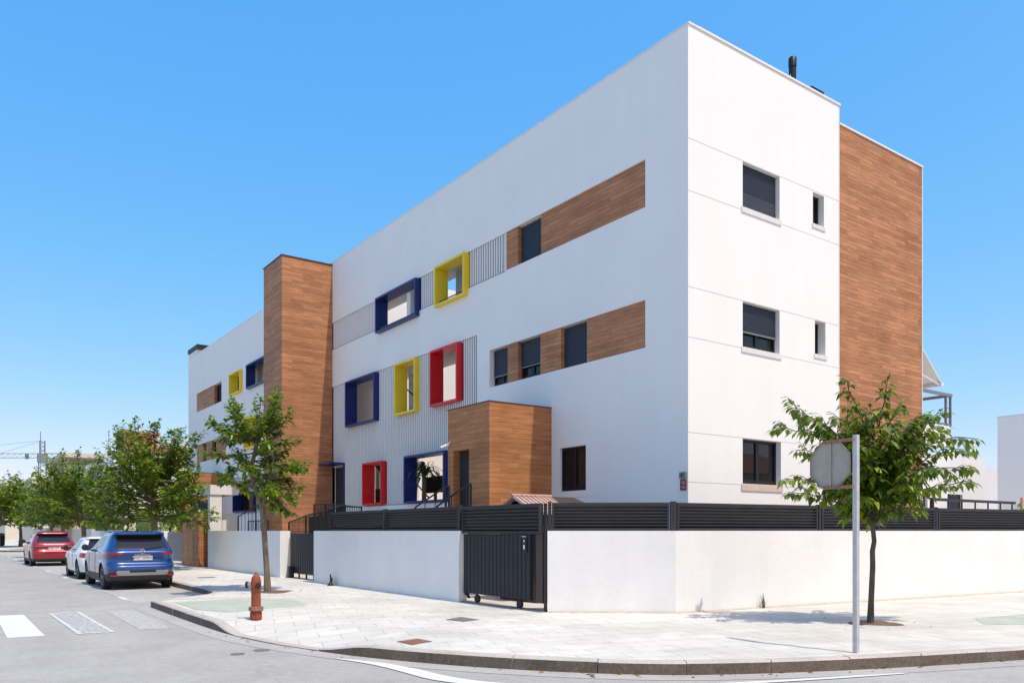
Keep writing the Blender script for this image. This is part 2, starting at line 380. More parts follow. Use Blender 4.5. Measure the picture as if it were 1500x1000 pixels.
# kerb stones, one sheet of separate stones with open joints
def kerb_run(line, zf, name, stone=1.0, gap=.012):
    mb = MB(); faces_dark = set(); inn = offset(line, KW - .004)
    seg = []; acc = 0
    # resample
    d = [0]
    for i in range(1, len(line)): d.append(d[-1] + (line[i] - line[i - 1]).length)
    def at(s, ln):
        for i in range(1, len(d)):
            if d[i] >= s:
                t = (s - d[i - 1]) / max(d[i] - d[i - 1], 1e-9); return ln[i - 1].lerp(ln[i], t)
        return ln[-1]
    s = 0
    while s < d[-1] - .05:
        e = min(s + stone, d[-1]); a, b = s + gap / 2, e - gap / 2
        n = 4; vs = []; fs = []
        jit = rnd.uniform(-.004, .004); jo = rnd.uniform(-.006, .006)
        for k in range(n + 1):
            q = a + (b - a) * k / n; o = at(q, line); i = at(q, inn); w = (i - o).normalized(); z = zf(o) + jit + .002
            o = o + w * jo
            ch = min(.022, z * .3)
            vs += [(o.x, o.y, -.05), (o.x + w.x * .006, o.y + w.y * .006, z - ch), (o.x + w.x * (ch + .006), o.y + w.y * (ch + .006), z), (i.x, i.y, z), (i.x, i.y, -.05)]
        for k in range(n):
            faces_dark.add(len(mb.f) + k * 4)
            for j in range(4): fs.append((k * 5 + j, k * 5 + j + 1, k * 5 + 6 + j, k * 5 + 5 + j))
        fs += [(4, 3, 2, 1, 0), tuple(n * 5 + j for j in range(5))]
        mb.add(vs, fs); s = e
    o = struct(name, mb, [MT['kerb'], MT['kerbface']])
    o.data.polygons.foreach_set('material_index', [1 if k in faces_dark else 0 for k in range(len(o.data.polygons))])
    return o
kerb_run(corner, kz, 'kerb')
bay_edge = [Vector(p) for p in [(3.7, 72.5, 0), (5.6, 71.2, 0), (5.6, 60, 0), (5.6, 40, 0), (5.58, 21.2, 0), (5.45, 19.9, 0), (5.15, 19.25, 0), (4.55, 18.8, 0), (3.7, 18.22, 0)]]
kerb_run(bay_edge, lambda p: ZP, 'kerb')
far_edge = [Vector((3.7, 400, 0)), Vector((3.7, 72.5, 0))]
kerb_run(far_edge, lambda p: ZP, 'kerb', 4)
# pavement: ramp strip beside the corner kerb + flat field
mb = MB(); n = len(corner)
vs = [(p.x, p.y, kz(c) - .004) for p, c in zip(inner, corner)] + [(p.x, p.y, ZP - .002) for p in ramp]
mb.add(vs, [(i, i + 1, n + i + 1, n + i) for i in range(n - 1)])
flat = list(ramp) + [Vector((70, -6, 0)), Vector((70, 400, 0)), Vector((3.86, 400, 0)), Vector((3.86, 72.6, 0)), Vector((5.76, 71.3, 0)), Vector((5.76, 40, 0)), Vector((5.74, 21.2, 0)), Vector((5.6, 19.85, 0)), Vector((5.25, 19.13, 0)), Vector((4.62, 18.66, 0)), Vector((3.86, 18.14, 0)), inner[0].copy()]
tri = tessellate_polygon([[Vector((p.x, p.y, 0)) for p in flat]])
mb.add([(p.x, p.y, ZP - .002) for p in flat], [tuple(t) for t in tri])
pv = struct('pavement', mb, MT['pave'])
b = bmesh.new(); b.from_mesh(pv.data)
for f in b.faces:
    if f.normal.z < 0: f.normal_flip()
b.to_mesh(pv.data); b.free()
# concrete gutter strip along the corner kerb
go = offset(corner, -.32); mb = MB()
mb.add([(p.x, p.y, .004) for p in corner] + [(p.x, p.y, .004) for p in go], [(i, n + i, n + i + 1, i + 1) for i in range(n - 1)])
struct('gutter', mb, MT['gutter'])
# opposite pavements (behind and left of the photograph)
struct('pavement', MB().prism([(-6, -11), (-6, 400), (-60, 400), (-60, -11)], -.02, .15), MT['pave'])
struct('pavement', MB().prism([(-60, -60), (90, -60), (90, -12.0), (-60, -12.0)], -.02, .15), MT['pave'])
# painted markings
def sheet(name, pts, z, mat, h=.003): return struct(name, MB().prism(pts, z, z + h), mat)
sheet('crosswalk_stripe', [(.88, 14.25), (1.37, 14.2), (1.38, 18.0), (.93, 18.1)], .003, MT['paint'])
sheet('crosswalk_stripe', [(-.1, 14.25), (.4, 14.2), (.4, 18.0), (-.1, 18.1)], .003, MT['paint'])
sheet('crosswalk_stripe', [(-1.1, 14.25), (-.6, 14.2), (-.6, 18.0), (-1.1, 18.1)], .003, MT['paint'])
sheet('crosswalk_stripe', [(1.85, 14.15), (2.26, 14.08), (2.32, 17.85), (1.88, 17.97)], .003, MT['paint_worn'])
mb = MB()
for a, c in (((1.82, 14.13), (2.3, 14.2)), ((1.84, 17.9), (2.34, 17.98))): mb.box(a[0], a[1], .006, c[0], c[1], .009)
mb.box(1.8, 14.1, .0065, 1.86, 17.98, .0085); mb.box(2.27, 14.1, .0065, 2.33, 17.9, .0085)
struct('crosswalk_stripe_edge', mb, MT['paint_edge'])
sheet('crosswalk_stripe', [(2.72, 14.16), (3.17, 14.07), (3.28, 17.75), (2.78, 17.8)], .003, MT['paint_ghost'])
mb = MB()
for i in range(10):
    y = 20.5 + i * 5.2; mb.box(3.58, y, .005, 3.70, y + .9, .008)
struct('parking_line', mb, MT['paint'])
mb = MB()
for i in range(9):
    y = 22.9 + i * 5.6; mb.box(3.7, y, .0052, 5.4, y + .1, .0075)
struct('parking_line', mb, MT['paint_worn'])
sl = smooth_line([(4.12, 9.5, 0), (4.35, 8.85, 0), (4.45, 8.2, 0), (4.5, 7.55, 0), (4.75, 6.95, 0), (5.3, 6.35, 0), (6.1, 5.8, 0), (7.1, 5.38, 0), (8.0, 5.05, 0), (8.9, 4.74, 0)], 4)
wd = [.03, .16, .24, .26, .2, .13, .11, .1, .09, .05]
o1 = []; o2 = []
for i, p in enumerate(sl):
    k = min(i / 4, len(wd) - 1); w = wd[int(k)] + (wd[min(int(k) + 1, len(wd) - 1)] - wd[int(k)]) * (k - int(k))
    t = (sl[min(i + 1, len(sl) - 1)] - sl[max(i - 1, 0)]).normalized(); nn = Vector((-t.y, t.x, 0))
    o1.append(p + nn * w / 2); o2.append(p - nn * w / 2)
mb = MB(); k = len(sl)
mb.add([(p.x, p.y, .009) for p in o1] + [(p.x, p.y, .009) for p in o2], [(i, k + i, k + i + 1, i + 1) for i in range(k - 1)])
struct('edge_line', mb, MT['paint'])
# faded green surfacing and soil pits round the street trees
sheet('green_surface', [(3.95, 15.6), (4.3, 14.75), (6.0, 15.25), (6.25, 16.7), (5.5, 17.6), (4.0, 17.4)], ZP, MT['green'])
sheet('green_surface', [(13.4, 5.85), (14.2, 6.35), (17, 5.9), (17, 4.6), (14.2, 5.3)], ZP, MT['green'])
def pit(x, y, r, mat='soil'):
    pts = [(x + r * (1 + .18 * math.sin(3 * t + x) + .08 * math.sin(7 * t)) * math.cos(t), y + r * (1 + .18 * math.sin(3 * t + x)) * math.sin(t)) for t in [2 * math.pi * i / 22 for i in range(22)]]
    sheet('tree_pit', pts, ZP + .001, MT[mat], .004)
# drift of sand along the foot of the garden wall
def drift(a, c, w, name='sand_drift'):
    a = Vector(a); c = Vector(c); t = (c - a).normalized(); nn = Vector((t.y, -t.x)); N = 60; mb = MB(); A = []; B = []
    for i in range(N + 1):
        p = a.lerp(c, i / N); q = p + nn * w * (.35 + .65 * abs(math.sin(i * 1.7) * math.sin(i * .53 + 1)))
        A.append((p.x, p.y, ZP + .012)); B.append((q.x, q.y, ZP + .0015))
    mb.add(A + B, [(i, N + 1 + i, N + 2 + i, i + 1) for i in range(N)]); struct(name, mb, MT['sand'])
drift((8.98, 11.32), (10.77, 9.88), .07); drift((10.77, 9.88), (26, 7.74), .09)

# ------------------------------------------------------------------ apartment building
X0, Y0, ZR = 12.42, 11.08, 11.93          # facade planes and roof height
bld = thing('apartment_building', 'large white three storey apartment block with wood clad towers and coloured window frames', 'building', (X0, Y0, 0))
YE = 50.65
strips = [(12.29, 17.49, 8.6, 9.63), (12.29, 18.26, 5.57, 6.6), (14.23, 15.2, 2.58, 3.64), (43.75, 48.78, 8.55, 9.63), (43.0, 48.78, 5.57, 6.62)]
corr = [(17.51, 29.03, 8.58, 9.62), (18.92, 29.03, 4.05, 7.15), (18.92, 28.0, 2.48, 4.05), (28.0, 29.03, 1.4, 4.05), (31.2, 43.4, 2.48, 4.3)]
FR = dict(blue_top=(22.2, 25.04, 8.4, 9.6, 'blue'), yellow_top=(19.35, 21.03, 8.38, 9.6, 'yellow'), blue_mid=(25.12, 27.53, 5.43, 7.1, 'blue'),
          yellow_mid=(22.24, 23.63, 5.4, 7.1, 'yellow'), red_mid=(19.72, 21.3, 5.4, 7.1, 'red'), red_low=(24.58, 26.07, 2.52, 4.0, 'red'), blue_low=(20.45, 22.97, 2.5, 4.02, 'blue'),
          a=(40.15, 41.95, 8.55, 9.65, 'yellow'), b=(36.3, 39.15, 8.5, 9.68, 'blue'), c=(37.9, 39.55, 5.6, 7.1, 'yellow'), d=(38.1, 41.3, 2.55, 3.5, 'blue'))
fr_holes = [(f[0] + .03, f[1] - .03, f[2] + .03, f[3] - .03) for f in FR.values()]
wins_y = [(14.15, 15.45, 8.62, 9.6), (14.15, 15.45, 5.6, 6.58), (14.15, 15.5, 2.64, 3.62), (16.72, 17.17, 8.84, 9.58), (16.8, 17.23, 5.79, 6.58)]
mb = MB()
mb.wallx(X0, X0 + .25, Y0, YE, .1, ZR, strips + corr + fr_holes)
mb.wally(Y0, Y0 + .25, X0 + .25, 17.8, .1, ZR, wins_y)
mb.wallx(17.8 - .01, 17.82, Y0, Y0 + .2, .1, ZR)
mb.wally(YE - .25, YE, X0 + .25, 21.8, .1, ZR); mb.wallx(21.55, 21.8, 20, YE - .25, .1, ZR)
mb.box(17.84, Y0 + .25, 11.0, 17.6, 20, ZR)                       # return of the parapet above the lower wood block
mb.wally(18.45, 18.7, X0 + .25, 18.6, .1, ZR, [(13.0, 14.0, 1.5, 3.6), (13.0, 14.0, 4.6, 6.6), (13.0, 14.0, 7.6, 9.6)])
mb.wally(29.3, 29.55, X0 + .25, 18.6, .1, ZR)
mb.wallx(18.6, 18.85, 18.45, 29.55, .1, ZR, [(20.2, 21.4, 1.5, 3.6), (24, 26.4, 1.5, 3.6), (20.2, 21.4, 4.6, 6.6), (25, 26.4, 4.6, 6.6), (20.2, 21.4, 7.6, 9.6), (24, 26.4, 7.6, 9.6)])
mb.build('wall', MT['stucco'], bld, label='white rendered outer wall')
mb = MB()
mb.box(X0 + .25, Y0 + .25, 11.2, 17.6, 18.45, 11.4); mb.box(X0 + .25, 29.55, 11.2, 21.5, YE - .25, 11.4); mb.box(18.86, 18.5, 11.2, 21.5, 29.5, 11.4)
mb.box(18.86, 18.8, .2, 19.1, 29.2, 11.0)
mb.build('roof_slab', MT['pale_in'], bld)
mb = MB()
mb.box(X0 - .006, Y0 - .025, ZR + .002, X0 + .3, YE + .02, ZR + .04); mb.box(X0 + .3, Y0 - .025, ZR + .002, 17.83, Y0 + .29, ZR + .049); mb.box(17.5, Y0 + .29, ZR + .002, 17.83, 20, ZR + .049)
mb.build('coping', MT['coping'], bld)
# gallery behind the screen: slabs, piers
mb = MB()
for z in (1.3, 4.35, 7.35, 10.3): mb.box(X0 + .27, 18.72, z, 14.5 if z != 1.3 else 18.58, 29.28, z + .25)
for y in (22.6, 25.9, 28.6):
    mb.box(14.2, y, 1.55, 14.45, y + .3, 10.3)
for z in (4.6, 7.6): mb.box(14.35, 18.75, z, 14.45, 29.25, z + 1.0)
mb.build('gallery', MT['pale_in'], bld, label='open gallery floors behind the screen wall')
# horizontal joints on the end facade
mb = MB()
for z in (9.615, 8.55, 6.595, 5.57, 3.63, 2.62):
    xs = [X0 + .0]
    spans = [(X0, 17.8)]
    for w in wins_y:
        if w[2] - .05 < z < w[3] + .05 and z < w[3] - .02:
            spans = [q for a, c in spans for q in ((a, w[0] - .06), (w[1] + .05, c)) if q[1] - q[0] > .02]
    for a, c in spans: mb.box(a, Y0 - .003, z - .006, c, Y0 + .01, z + .006)
mb.build('expansion_joint', MT['joint'], bld); MB().box(X0 - .003, 13.9, 2.415, X0 + .01, 18.4, 2.425).build('expansion_joint', MT['joint'], bld)

def window(u0, u1, z0, z1, side, depth=.17, shut=1.0, slats=False, sashes=2, glassmat='glass'):
    """frame + pane + roller shutter set in the reveal. side 'x' = long facade, 'y' = end facade"""
    if side == 'x': f = lambda m, a, d, z, a2, d2, z2: m.box(X0 + d, a, z, X0 + d2, a2, z2)
    else: f = lambda m, a, d, z, a2, d2, z2: m.box(a, Y0 + d, z, a2, Y0 + d2, z2)
    t = .055; m = MB()
    f(m, u0, depth, z0, u0 + t, depth + .07, z1); f(m, u1 - t, depth, z0, u1, depth + .07, z1)
    f(m, u0 + t, depth, z0, u1 - t, depth + .07, z0 + t); f(m, u0 + t, depth, z1 - t, u1 - t, depth + .07, z1)
    for k in range(1, sashes):
        c = u0 + (u1 - u0) * k / sashes; f(m, c - .05, depth + .004, z0 + t, c + .05, depth + .06, z1 - t)
    if sashes > 1:
        for k in range(sashes):
            a = u0 + t + (u1 - u0 - 2 * t) * k / sashes; c = u0 + t + (u1 - u0 - 2 * t) * (k + 1) / sashes
            f(m, a + .006, depth + .012, z0 + t, a + .05, depth + .05, z1 - t); f(m, a + .05, depth + .012, z0 + t, c, depth + .05, z0 + t + .045)
    w = m.build('window', MT['frame'], bld)
    m = MB(); f(m, u0 + .02, depth + .035, z0 + .02, u1 - .02, depth + .045, z1 - .02); m.build('pane', MT['glass'], w)
    if shut > 0:
        m = MB(); zb = z1 - (z1 - z0) * shut; z = z1 - .01
        while z > zb + .02:
            f(m, u0 + .03, depth - .035, max(z - .042, zb), u1 - .03, depth - .012, z); f(m, u0 + .035, depth - .03, max(z - .052, zb), u1 - .035, depth - .016, z - .042); z -= .052
        m.build('shutter', MT['shutter'], w)
        if shut < 1 or slats:
            m = MB()
            if slats:
                for k in range(9): f(m, u0 + .035, depth - .039, z0 + .045 + k * .037, u1 - .06, depth - .034, z0 + .052 + k * .037)
            else: f(m, u0 + .03, depth - .045, zb - .035, u1 - .03, depth - .008, zb)
            m.build('shutter_bar', MT['gategrey'], w)
    return w
window(14.15, 15.45, 8.62, 9.6, 'y', .13, 1, True); window(14.15, 15.45, 5.6, 6.58, 'y', .13, .62); window(14.15, 15.5, 2.64, 3.62, 'y', .13, 0)
window(16.72, 17.17, 8.84, 9.58, 'y', .15, 0, sashes=1); window(16.8, 17.23, 5.79, 6.58, 'y', .2, 0, sashes=1)
for a, c, z, zz in ((14.1, 15.5, 8.5, 8.615), (14.1, 15.5, 5.48, 5.595), (14.1, 15.55, 2.49, 2.63), (16.68, 17.21, 8.74, 8.835), (16.76, 17.28, 5.69, 5.785)): MB().box(a, Y0 - .022, z, c, Y0 + .19, zz).build('sill', MT['sill_tan'] if z < 3 else MT['sill'], bld)
# window bands on the long facade: wood infill with windows
WD = .035
for ya, yb, za, zb in ((12.3, 15.99, 8.605, 9.625), (16.98, 17.49, 8.605, 9.625), (12.3, 14.23, 5.575, 6.595), (15.2, 16.02, 5.575, 6.595), (16.98, 17.45, 5.575, 6.595), (45.2, 48.77, 8.555, 9.625), (43.2, 44.9, 5.575, 6.615), (45.7, 46.9, 5.575, 6.615), (47.6, 48.77, 5.575, 6.615)):
    MB().box(X0 + WD, ya, za, X0 + .24, yb, zb).build('wood_infill', MT['wood'], bld, label='wood plank band between the windows')
window(15.99, 16.98, 8.62, 9.61, 'x', .17, 1); window(14.23, 15.2, 5.59, 6.58, 'x', .17, 1); window(16.02, 16.98, 5.59, 6.58, 'x', .17, .66); window(17.45, 18.26, 5.59, 6.58, 'x', .17, .72)
window(14.23, 15.2, 2.59, 3.63, 'x', .07, 0); window(43.8, 45.15, 8.6, 9.6, 'x', .17, 0); window(46.9, 47.6, 5.6, 6.6, 'x', .17, 0, sashes=1); window(44.9, 45.7, 5.6, 6.6, 'x', .17, 0, sashes=1); window(43.0, 43.2, 5.6, 6.6, 'x', .17, 0, sashes=1)
# corrugated screens
mbs = []
regions = [(17.52, 29.02, 8.59, 9.61), (18.93, 29.02, 4.06, 7.14), (18.93, 27.95, 2.49, 4.06), (31.25, 43.35, 2.49, 4.28)]
for a, c, z0, z1 in regions:
    hs = [h for h in fr_holes if h[1] > a and h[0] < c and h[3] > z0 and h[2] < z1]
    mb = MB(); mb.wallx(X0 + .053, X0 + .08, a, c, z0, z1, hs); nb_ = len(mb.f)
    y = a + .05
    while y < c - .07:
        iv = [(z0, z1)]
        for h in hs:
            if h[0] - .03 < y + .035 < h[1] + .03:
                iv = [q for s, e in iv for q in ((s, min(e, h[2] - .02)), (max(s, h[3] + .02), e)) if q[1] - q[0] > .03]
        for s, e in iv:
            xa, xb = X0 + .022, X0 + .0535
            mb.add([(xb, y, s), (xa, y + .006, s), (xa, y + .05, s), (xb, y + .056, s), (xb, y, e), (xa, y + .006, e), (xa, y + .05, e), (xb, y + .056, e)],
                   [(0, 1, 5, 4), (1, 2, 6, 5), (2, 3, 7, 6), (0, 3, 2, 1), (4, 5, 6, 7)])
        y += .1185
    o = mb.build('corrugated_panel', [MT['corr'], MT['shade_grey']], bld, label='white ribbed metal screen')  # groove base is dark: shade between the ribs put into the colour
    o.data.polygons.foreach_set('material_index', [1 if k < nb_ else 0 for k in range(len(o.data.polygons))])
mb = MB()
for a, c, z in ((17.52, 29.02, 8.583), (18.93, 28.0, 2.483)): mb.box(X0 - .004, a, z - .006, X0 + .05, c, z + .006)
mb.box(X0 - .003, 18.9, 5.0, X0 + .05, 18.925, 7.16)
mb.build('panel_trim', MT['gategrey'], bld)
# coloured window frames
for key, (a, c, z0, z1, colr) in FR.items():
    t = .066; xa, xb = X0 - .16, X0 + .3; m = MB()
    m.box(xa, a, z0, xb, a + t, z1); m.box(xa, c - t, z0, xb, c, z1); m.box(xa, a + t, z0, xb, c - t, z0 + t); m.box(xa, a + t, z1 - t, xb, c - t, z1)
    nm = {'blue': 'navy blue projecting window frame', 'yellow': 'yellow projecting window frame', 'red': 'red projecting window frame'}[colr]
    m.build('window_frame', MT[colr], bld, label=nm)
MB().box(X0 + .255, 37.9, 2.55, X0 + .27, 41.3, 3.5).build('pane', MT['glass'], bld)
MB().box(X0 + .3, 23.35, 8.48, X0 + .42, 23.6, 9.52).build('pier', MT['stucco'], bld)
MB().box(X0 + .7, 36.2, 5, X0 + .8, 42.5, 10.3).build('inner_wall', MT['pale_in'], bld)
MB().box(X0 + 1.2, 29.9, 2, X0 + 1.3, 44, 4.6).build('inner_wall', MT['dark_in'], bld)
# stairs inside the gallery, seen through the openings
for zz in (1.55, 4.6):
    m = MB(); m.add([(x, y, z) for x in (13.9, 13.96) for y, z in ((24.2, zz + .1), (28.4, zz + 2.6), (28.4, zz + 2.9), (24.2, zz + .4))], [(0, 1, 2, 3), (7, 6, 5, 4), (0, 4, 5, 1), (1, 5, 6, 2), (2, 6, 7, 3), (3, 7, 4, 0)]); m.build('stair_stringer', MT['frame'], bld)
    MB().tube([(13.93, 24.2, zz + 1.2), (13.93, 28.4, zz + 3.7)], .025, 6).build('handrail', MT['frame'], bld)
MB().box(14.0, 27.3, 1.56, 14.1, 28.55, 3.25).build('shade_box', MT['shade_grey'], bld)  # added dark box: paints the dim lower half behind the low red frame
# ground floor door at the tower, with blue canopy
mb = MB().box(X0 + .12, 28.02, 1.4, X0 + .2, 29.0, 4.03); dr = mb.build('door', MT['louvre'], bld)
MB().box(X0 + .1, 28.12, 2.4, X0 + .118, 28.16, 2.75).build('handle', MT['steel'], dr)
MB().box(X0 - .55, 27.93, 4.1, X0 + .05, 29.02, 4.17).build('canopy', MT['blue'], bld, label='navy blue door canopy')
MB().box(X0 - .02, 27.94, 1.5, X0 + .1, 28.01, 4.1).build('door_post', MT['blue'], bld)
# wood clad tower
mb = MB().box(10.43, 29.03, .1, X0 + .1, 31.06, 11.84); mb.build('tower', MT['wood'], bld, label='tall wood clad stair tower')
mb = MB()
mb.box(10.40, 29.0, 11.842, X0 - .001, 31.09, 11.875); mb.build('tower_coping', MT['brown'], bld)
# wood clad end block
mb = MB().box(17.83, Y0 + .03, .1, 21.8, 19.98, 11.5); mb.build('end_block', MT['wood'], bld, label='wood clad block at the far end of the bright facade')
MB().box(17.84, Y0 - .0, 11.502, 21.83, 19.99, 11.545).build('end_block_coping', MT['coping'], bld)
MB().box(21.785, Y0 + .015, .1, 21.815, Y0 + .04, 11.5).build('corner_trim', MT['coping'], bld)
# entrance porches
def porch(ya, yb, door):
    m = MB().wallx(10.55, 10.8, ya, yb, .5, 4.66, [door] if door else [])
    m.wally(ya, ya + .22, 10.8, X0, .5, 4.66); m.wally(yb - .22, yb, 10.8, X0, .5, 4.66); m.box(10.8, ya + .22, 4.4, X0, yb - .22, 4.66)
    p = m.build('entrance_porch', MT['wood2'], bld, label='wood clad entrance porch')
    MB().box(10.535, ya - .012, 4.662, X0 - .002, yb + .01, 4.685).build('porch_coping', MT['brown'], bld)
    if door:
        m = MB().box(10.74, door[0] + .01, door[2] + .01, 10.79, door[1] - .02, door[3] - .01); d = m.build('door', MT['dark_in'], p)
        MB().box(10.70, door[0] + .12, 2.4, 10.735, door[0] + .15, 2.9).build('handle', MT['steel'], d)
porch(15.52, 17.39, (16.4, 17.13, 1.5, 3.62)); porch(43.6, 45.5, (44.1, 45.0, 1.5, 3.6))
MB().box(10.0, 15.2, .1, 10.54, 18.2, 1.5).build('entrance_landing', MT['palegrey'], bld)
MB().box(10.9, 18.6, .12, X0 - .01, 28.9, 1.55).build('terrace_base', MT['palegrey'], bld)
# roof things
mb = MB().lathe([(.09, 11.4), (.09, 13.3), (.1, 13.3), (.1, 13.52), (.08, 13.55)], (17.54, 12.2, 0), n=18); mb.build('chimney', MT['frame'], bld, label='dark cylindrical roof flue', smooth=True)
MB().tube([(17.5, 12.2, 13.2), (17.0, 12.2, 11.9)], .012, 6).tube([(17.5, 12.2, 12.9), (17.1, 12.2, 12.1)], .012, 6).tube([(17.3, 12.2, 13.0), (17.28, 12.2, 12.0)], .012, 6).build('flue_stay', MT['steel'], bld)
MB().box(17.2, 11.42, 11.4, 17.7, 11.5, 12.38).build('roof_box', MT['frame'], bld)
MB().lathe([(.06, 11.4), (.06, 12.02), (.1, 12.03), (.09, 12.1), (.02, 12.14)], (12.75, 18.35, 0), n=14).build('roof_vent', MT['white'], bld, smooth=True)
m = MB().box(X0 + .02, 48.9, ZR, X0 + 1.2, 50.55, 12.25); m.build('chimney_block', MT['stucco'], bld)
MB().box(X0 - .05, 48.5, 12.252, X0 + 1.3, 50.62, 12.5).build('chimney_cap', MT['frame'], bld)
# balcony and awning beyond the end block
m = MB().box(21.82, 11.62, 4.1, 24.4, 15.5, 4.72); bal = m.build('balcony', MT['stucco'], bld)
m = MB()
m.box(21.82, 11.6, 5.6, 24.55, 11.68, 5.68); m.box(24.47, 11.68, 5.6, 24.55, 15.4, 5.68); m.box(21.82, 11.61, 4.74, 24.5, 11.66, 4.79)
for x in (24.2, 24.47): m.box(x, 11.61, 4.72, x + .05, 11.67, 5.6)
m.box(24.47, 13.4, 4.72, 24.53, 13.45, 5.6); m.build('railing', MT['crane'], bal)
m = MB(); aw = [(21.82, 8.4), (24.7, 6.12)]
m.add([(x, y, z + dz) for dz in (0, -.03) for y in (12.0, 15.4) for x, z in aw], [(0, 1, 3, 2), (6, 7, 5, 4), (0, 4, 5, 1), (2, 3, 7, 6), (1, 5, 7, 3), (0, 2, 6, 4)])
m.build('awning', MT['white'], bld)
MB().box(24.66, 11.97, 6.0, 24.76, 15.43, 6.1).build('awning_bar', MT['white'], bld)
MB().tube([(21.85, 12.06, 6.5), (23.3, 12.06, 6.3), (24.66, 12.06, 6.05)], .03, 6).build('awning_arm', MT['coping'], bld)

# things on the facade
sg = thing('security_sign', 'small green and red security plaque on the shaded facade near the building corner', 'sign', (X0, 11.12, 2.4))
MB().box(X0 - .03, 11.12, 2.45, X0 - .004, 11.27, 2.67).build('red_plate', M('maroon_plate', (.20, .02, .022), .5), sg)
m = MB().box(X0 - .05, 11.11, 2.69, X0 - .004, 11.28, 2.82); m.build('alarm_box', M('alarm_green', (.12, .2, .15), .5), sg)
m = MB()
for k, (z, w) in enumerate(((2.62, .1), (2.58, .08), (2.52, .11), (2.49, .06))): m.box(X0 - .033, 11.135, z - .006, X0 - .0302, 11.135 + w, z + .006)
m.build('notice_lines', MT['cream'], sg)
MB().lathe([(.025, 0), (.025, .01)], (X0 - .051, 11.2, 2.76), (-1, 0, 0), 12).build('sensor', MT['black'], sg)
cam_ = thing('security_camera', 'small white security camera at the corner of the near entrance porch', 'camera', (10.55, 17.42, 3.8))
MB().tube([(10.52, 17.3, 3.80), (10.44, 17.36, 3.76), (10.36, 17.42, 3.72)], .035, 10).build('camera_body', MT['white'], cam_)
MB().tube([(10.56, 17.28, 3.86), (10.5, 17.31, 3.8)], .015, 8).build('bracket', MT['white'], cam_)

# ------------------------------------------------------------------ garden walls, fences, gates
def gwall(label, u0, u1, d, group=None, z1=1.62):
    a = Vector(u0); c = Vector(u1)
    m = MB().obox(a, c - a, d, .1, z1); o = m.build('garden_wall', MT['wall']); return tag(o, label, 'wall')
gwall('white garden wall between the wide dark gate and the narrow grey gate', (8.8, 14.07), (8.8, 21.9), (.22, 0))
gwall('white garden wall behind the fire hydrant and the leaning street tree', (8.8, 24.67), (8.8, 32.8), (.33, 0))
gwall('low white garden wall behind the blue car', (8.8, 40.4), (8.8, 62), (.22, 0))
m = MB(); A, B, C = Vector((8.98, 11.34)), Vector((10.77, 9.9)), Vector((27, 7.62))
n1 = Vector((.62, .785)) * .22; n2 = Vector((.14, .99)) * .22
m.prism([(A.x, A.y), (B.x, B.y), (C.x, C.y), (C.x + n2.x, C.y + n2.y), (B.x + .1, B.y + .24), (A.x + n1.x, A.y + n1.y)], .1, 1.62)
tag(m.build('garden_wall', MT['wall']), 'long white garden wall with a bend, running from the wide gate to the right', 'wall')
# return wall ends (thicker jambs at the openings)
def louvre_panel(mb, a, c, z0, z1, nrm, slats=7, fr=.04):
    """horizontal tilted louvres between plan points a and c"""
    a = Vector(a); c = Vector(c); u = c - a; t = u.normalized(); nn = Vector(nrm)
    mb.obox(a, t * fr, nn * .085, z0, z1); mb.obox(c - t * fr, t * fr, nn * .085, z0, z1)
    mb.obox(a + t * fr, u - t * 2 * fr, nn * .085, z0, z0 + .05); mb.obox(a + t * fr, u - t * 2 * fr, nn * .085, z1 - .045, z1)
    h = (z1 - z0 - .095) / slats
    for k in range(slats):
        zb = z0 + .05 + k * h
        vs = []; ws = []
        for q in (a + t * fr, c - t * fr):
            o = q + nn * .002; o2 = q + nn * .020; i = q + nn * .075; i2 = q + nn * .07
            vs += [(o.x, o.y, zb + h * .66), (o.x, o.y, zb + h * .985), (o2.x, o2.y, zb + h * .985), (i.x, i.y, zb + h * .02), (i2.x, i2.y, zb - h * .02), (o.x + nn.x * .006, o.y + nn.y * .006, zb + h * .62)]
        mb.add(vs, [(k_, (k_ + 1) % 6, 6 + (k_ + 1) % 6, 6 + k_) for k_ in range(6)] + [(5, 4, 3, 2, 1, 0), (6, 7, 8, 9, 10, 11)])
def post(f, p, t, nn, z0, z1, w=.06):
    MB().obox(Vector(p) - Vector(t) * w / 2, Vector(t) * w, Vector(nn) * .095, z0, z1).build('post', MT['louvre'], f)
ZF0, ZF1 = 1.621, 2.13
f1 = thing('louvre_fence', 'dark louvred fence on the wall left of the wide gate', 'fence', (8.85, 14.1, 1.62))
for a, c in ((14.2, 17.5), (17.62, 20.9)):
    m = MB(); louvre_panel(m, (8.86, c), (8.86, a), ZF0, ZF1, (1, 0)); m.build('louvre_panel', MT['louvre'], f1)
for y in (14.13, 17.56): post(f1, (8.83, y), (0, -1), (1, 0), 1.62, ZF1 + .02)
f2 = thing('louvre_fence', 'dark louvred fence with bright slats on the long bent wall at the right', 'fence', (10.77, 9.9, 1.62))
tA = (B - A).normalized(); tB = (C - B).normalized()
offA = Vector((.62, .785)) * .06; offB = Vector((.14, .99)) * .06
m = MB(); louvre_panel(m, A + offA + tA * .08, B + offA - tA * .1, ZF0, ZF1, n1.normalized()); m.build('louvre_panel', MT['louvre'], f2)
ts = [0.0, 3.72, 7.44, 11.16, 14.88]
for i in range(4):
    m = MB(); louvre_panel(m, B + offB + tB * (ts[i] + .09), B + offB + tB * (ts[i + 1] - .03), ZF0, ZF1, n2.normalized()); m.build('louvre_panel', MT['louvre'], f2)
post(f2, A + offA + tA * .04, tA, n1.normalized(), 1.62, ZF1 + .02); post(f2, B + offA - tA * .05, tA, n1.normalized(), 1.62, ZF1 + .02); post(f2, B + offB + tB * .04, tB, n2.normalized(), 1.62, ZF1 + .02)
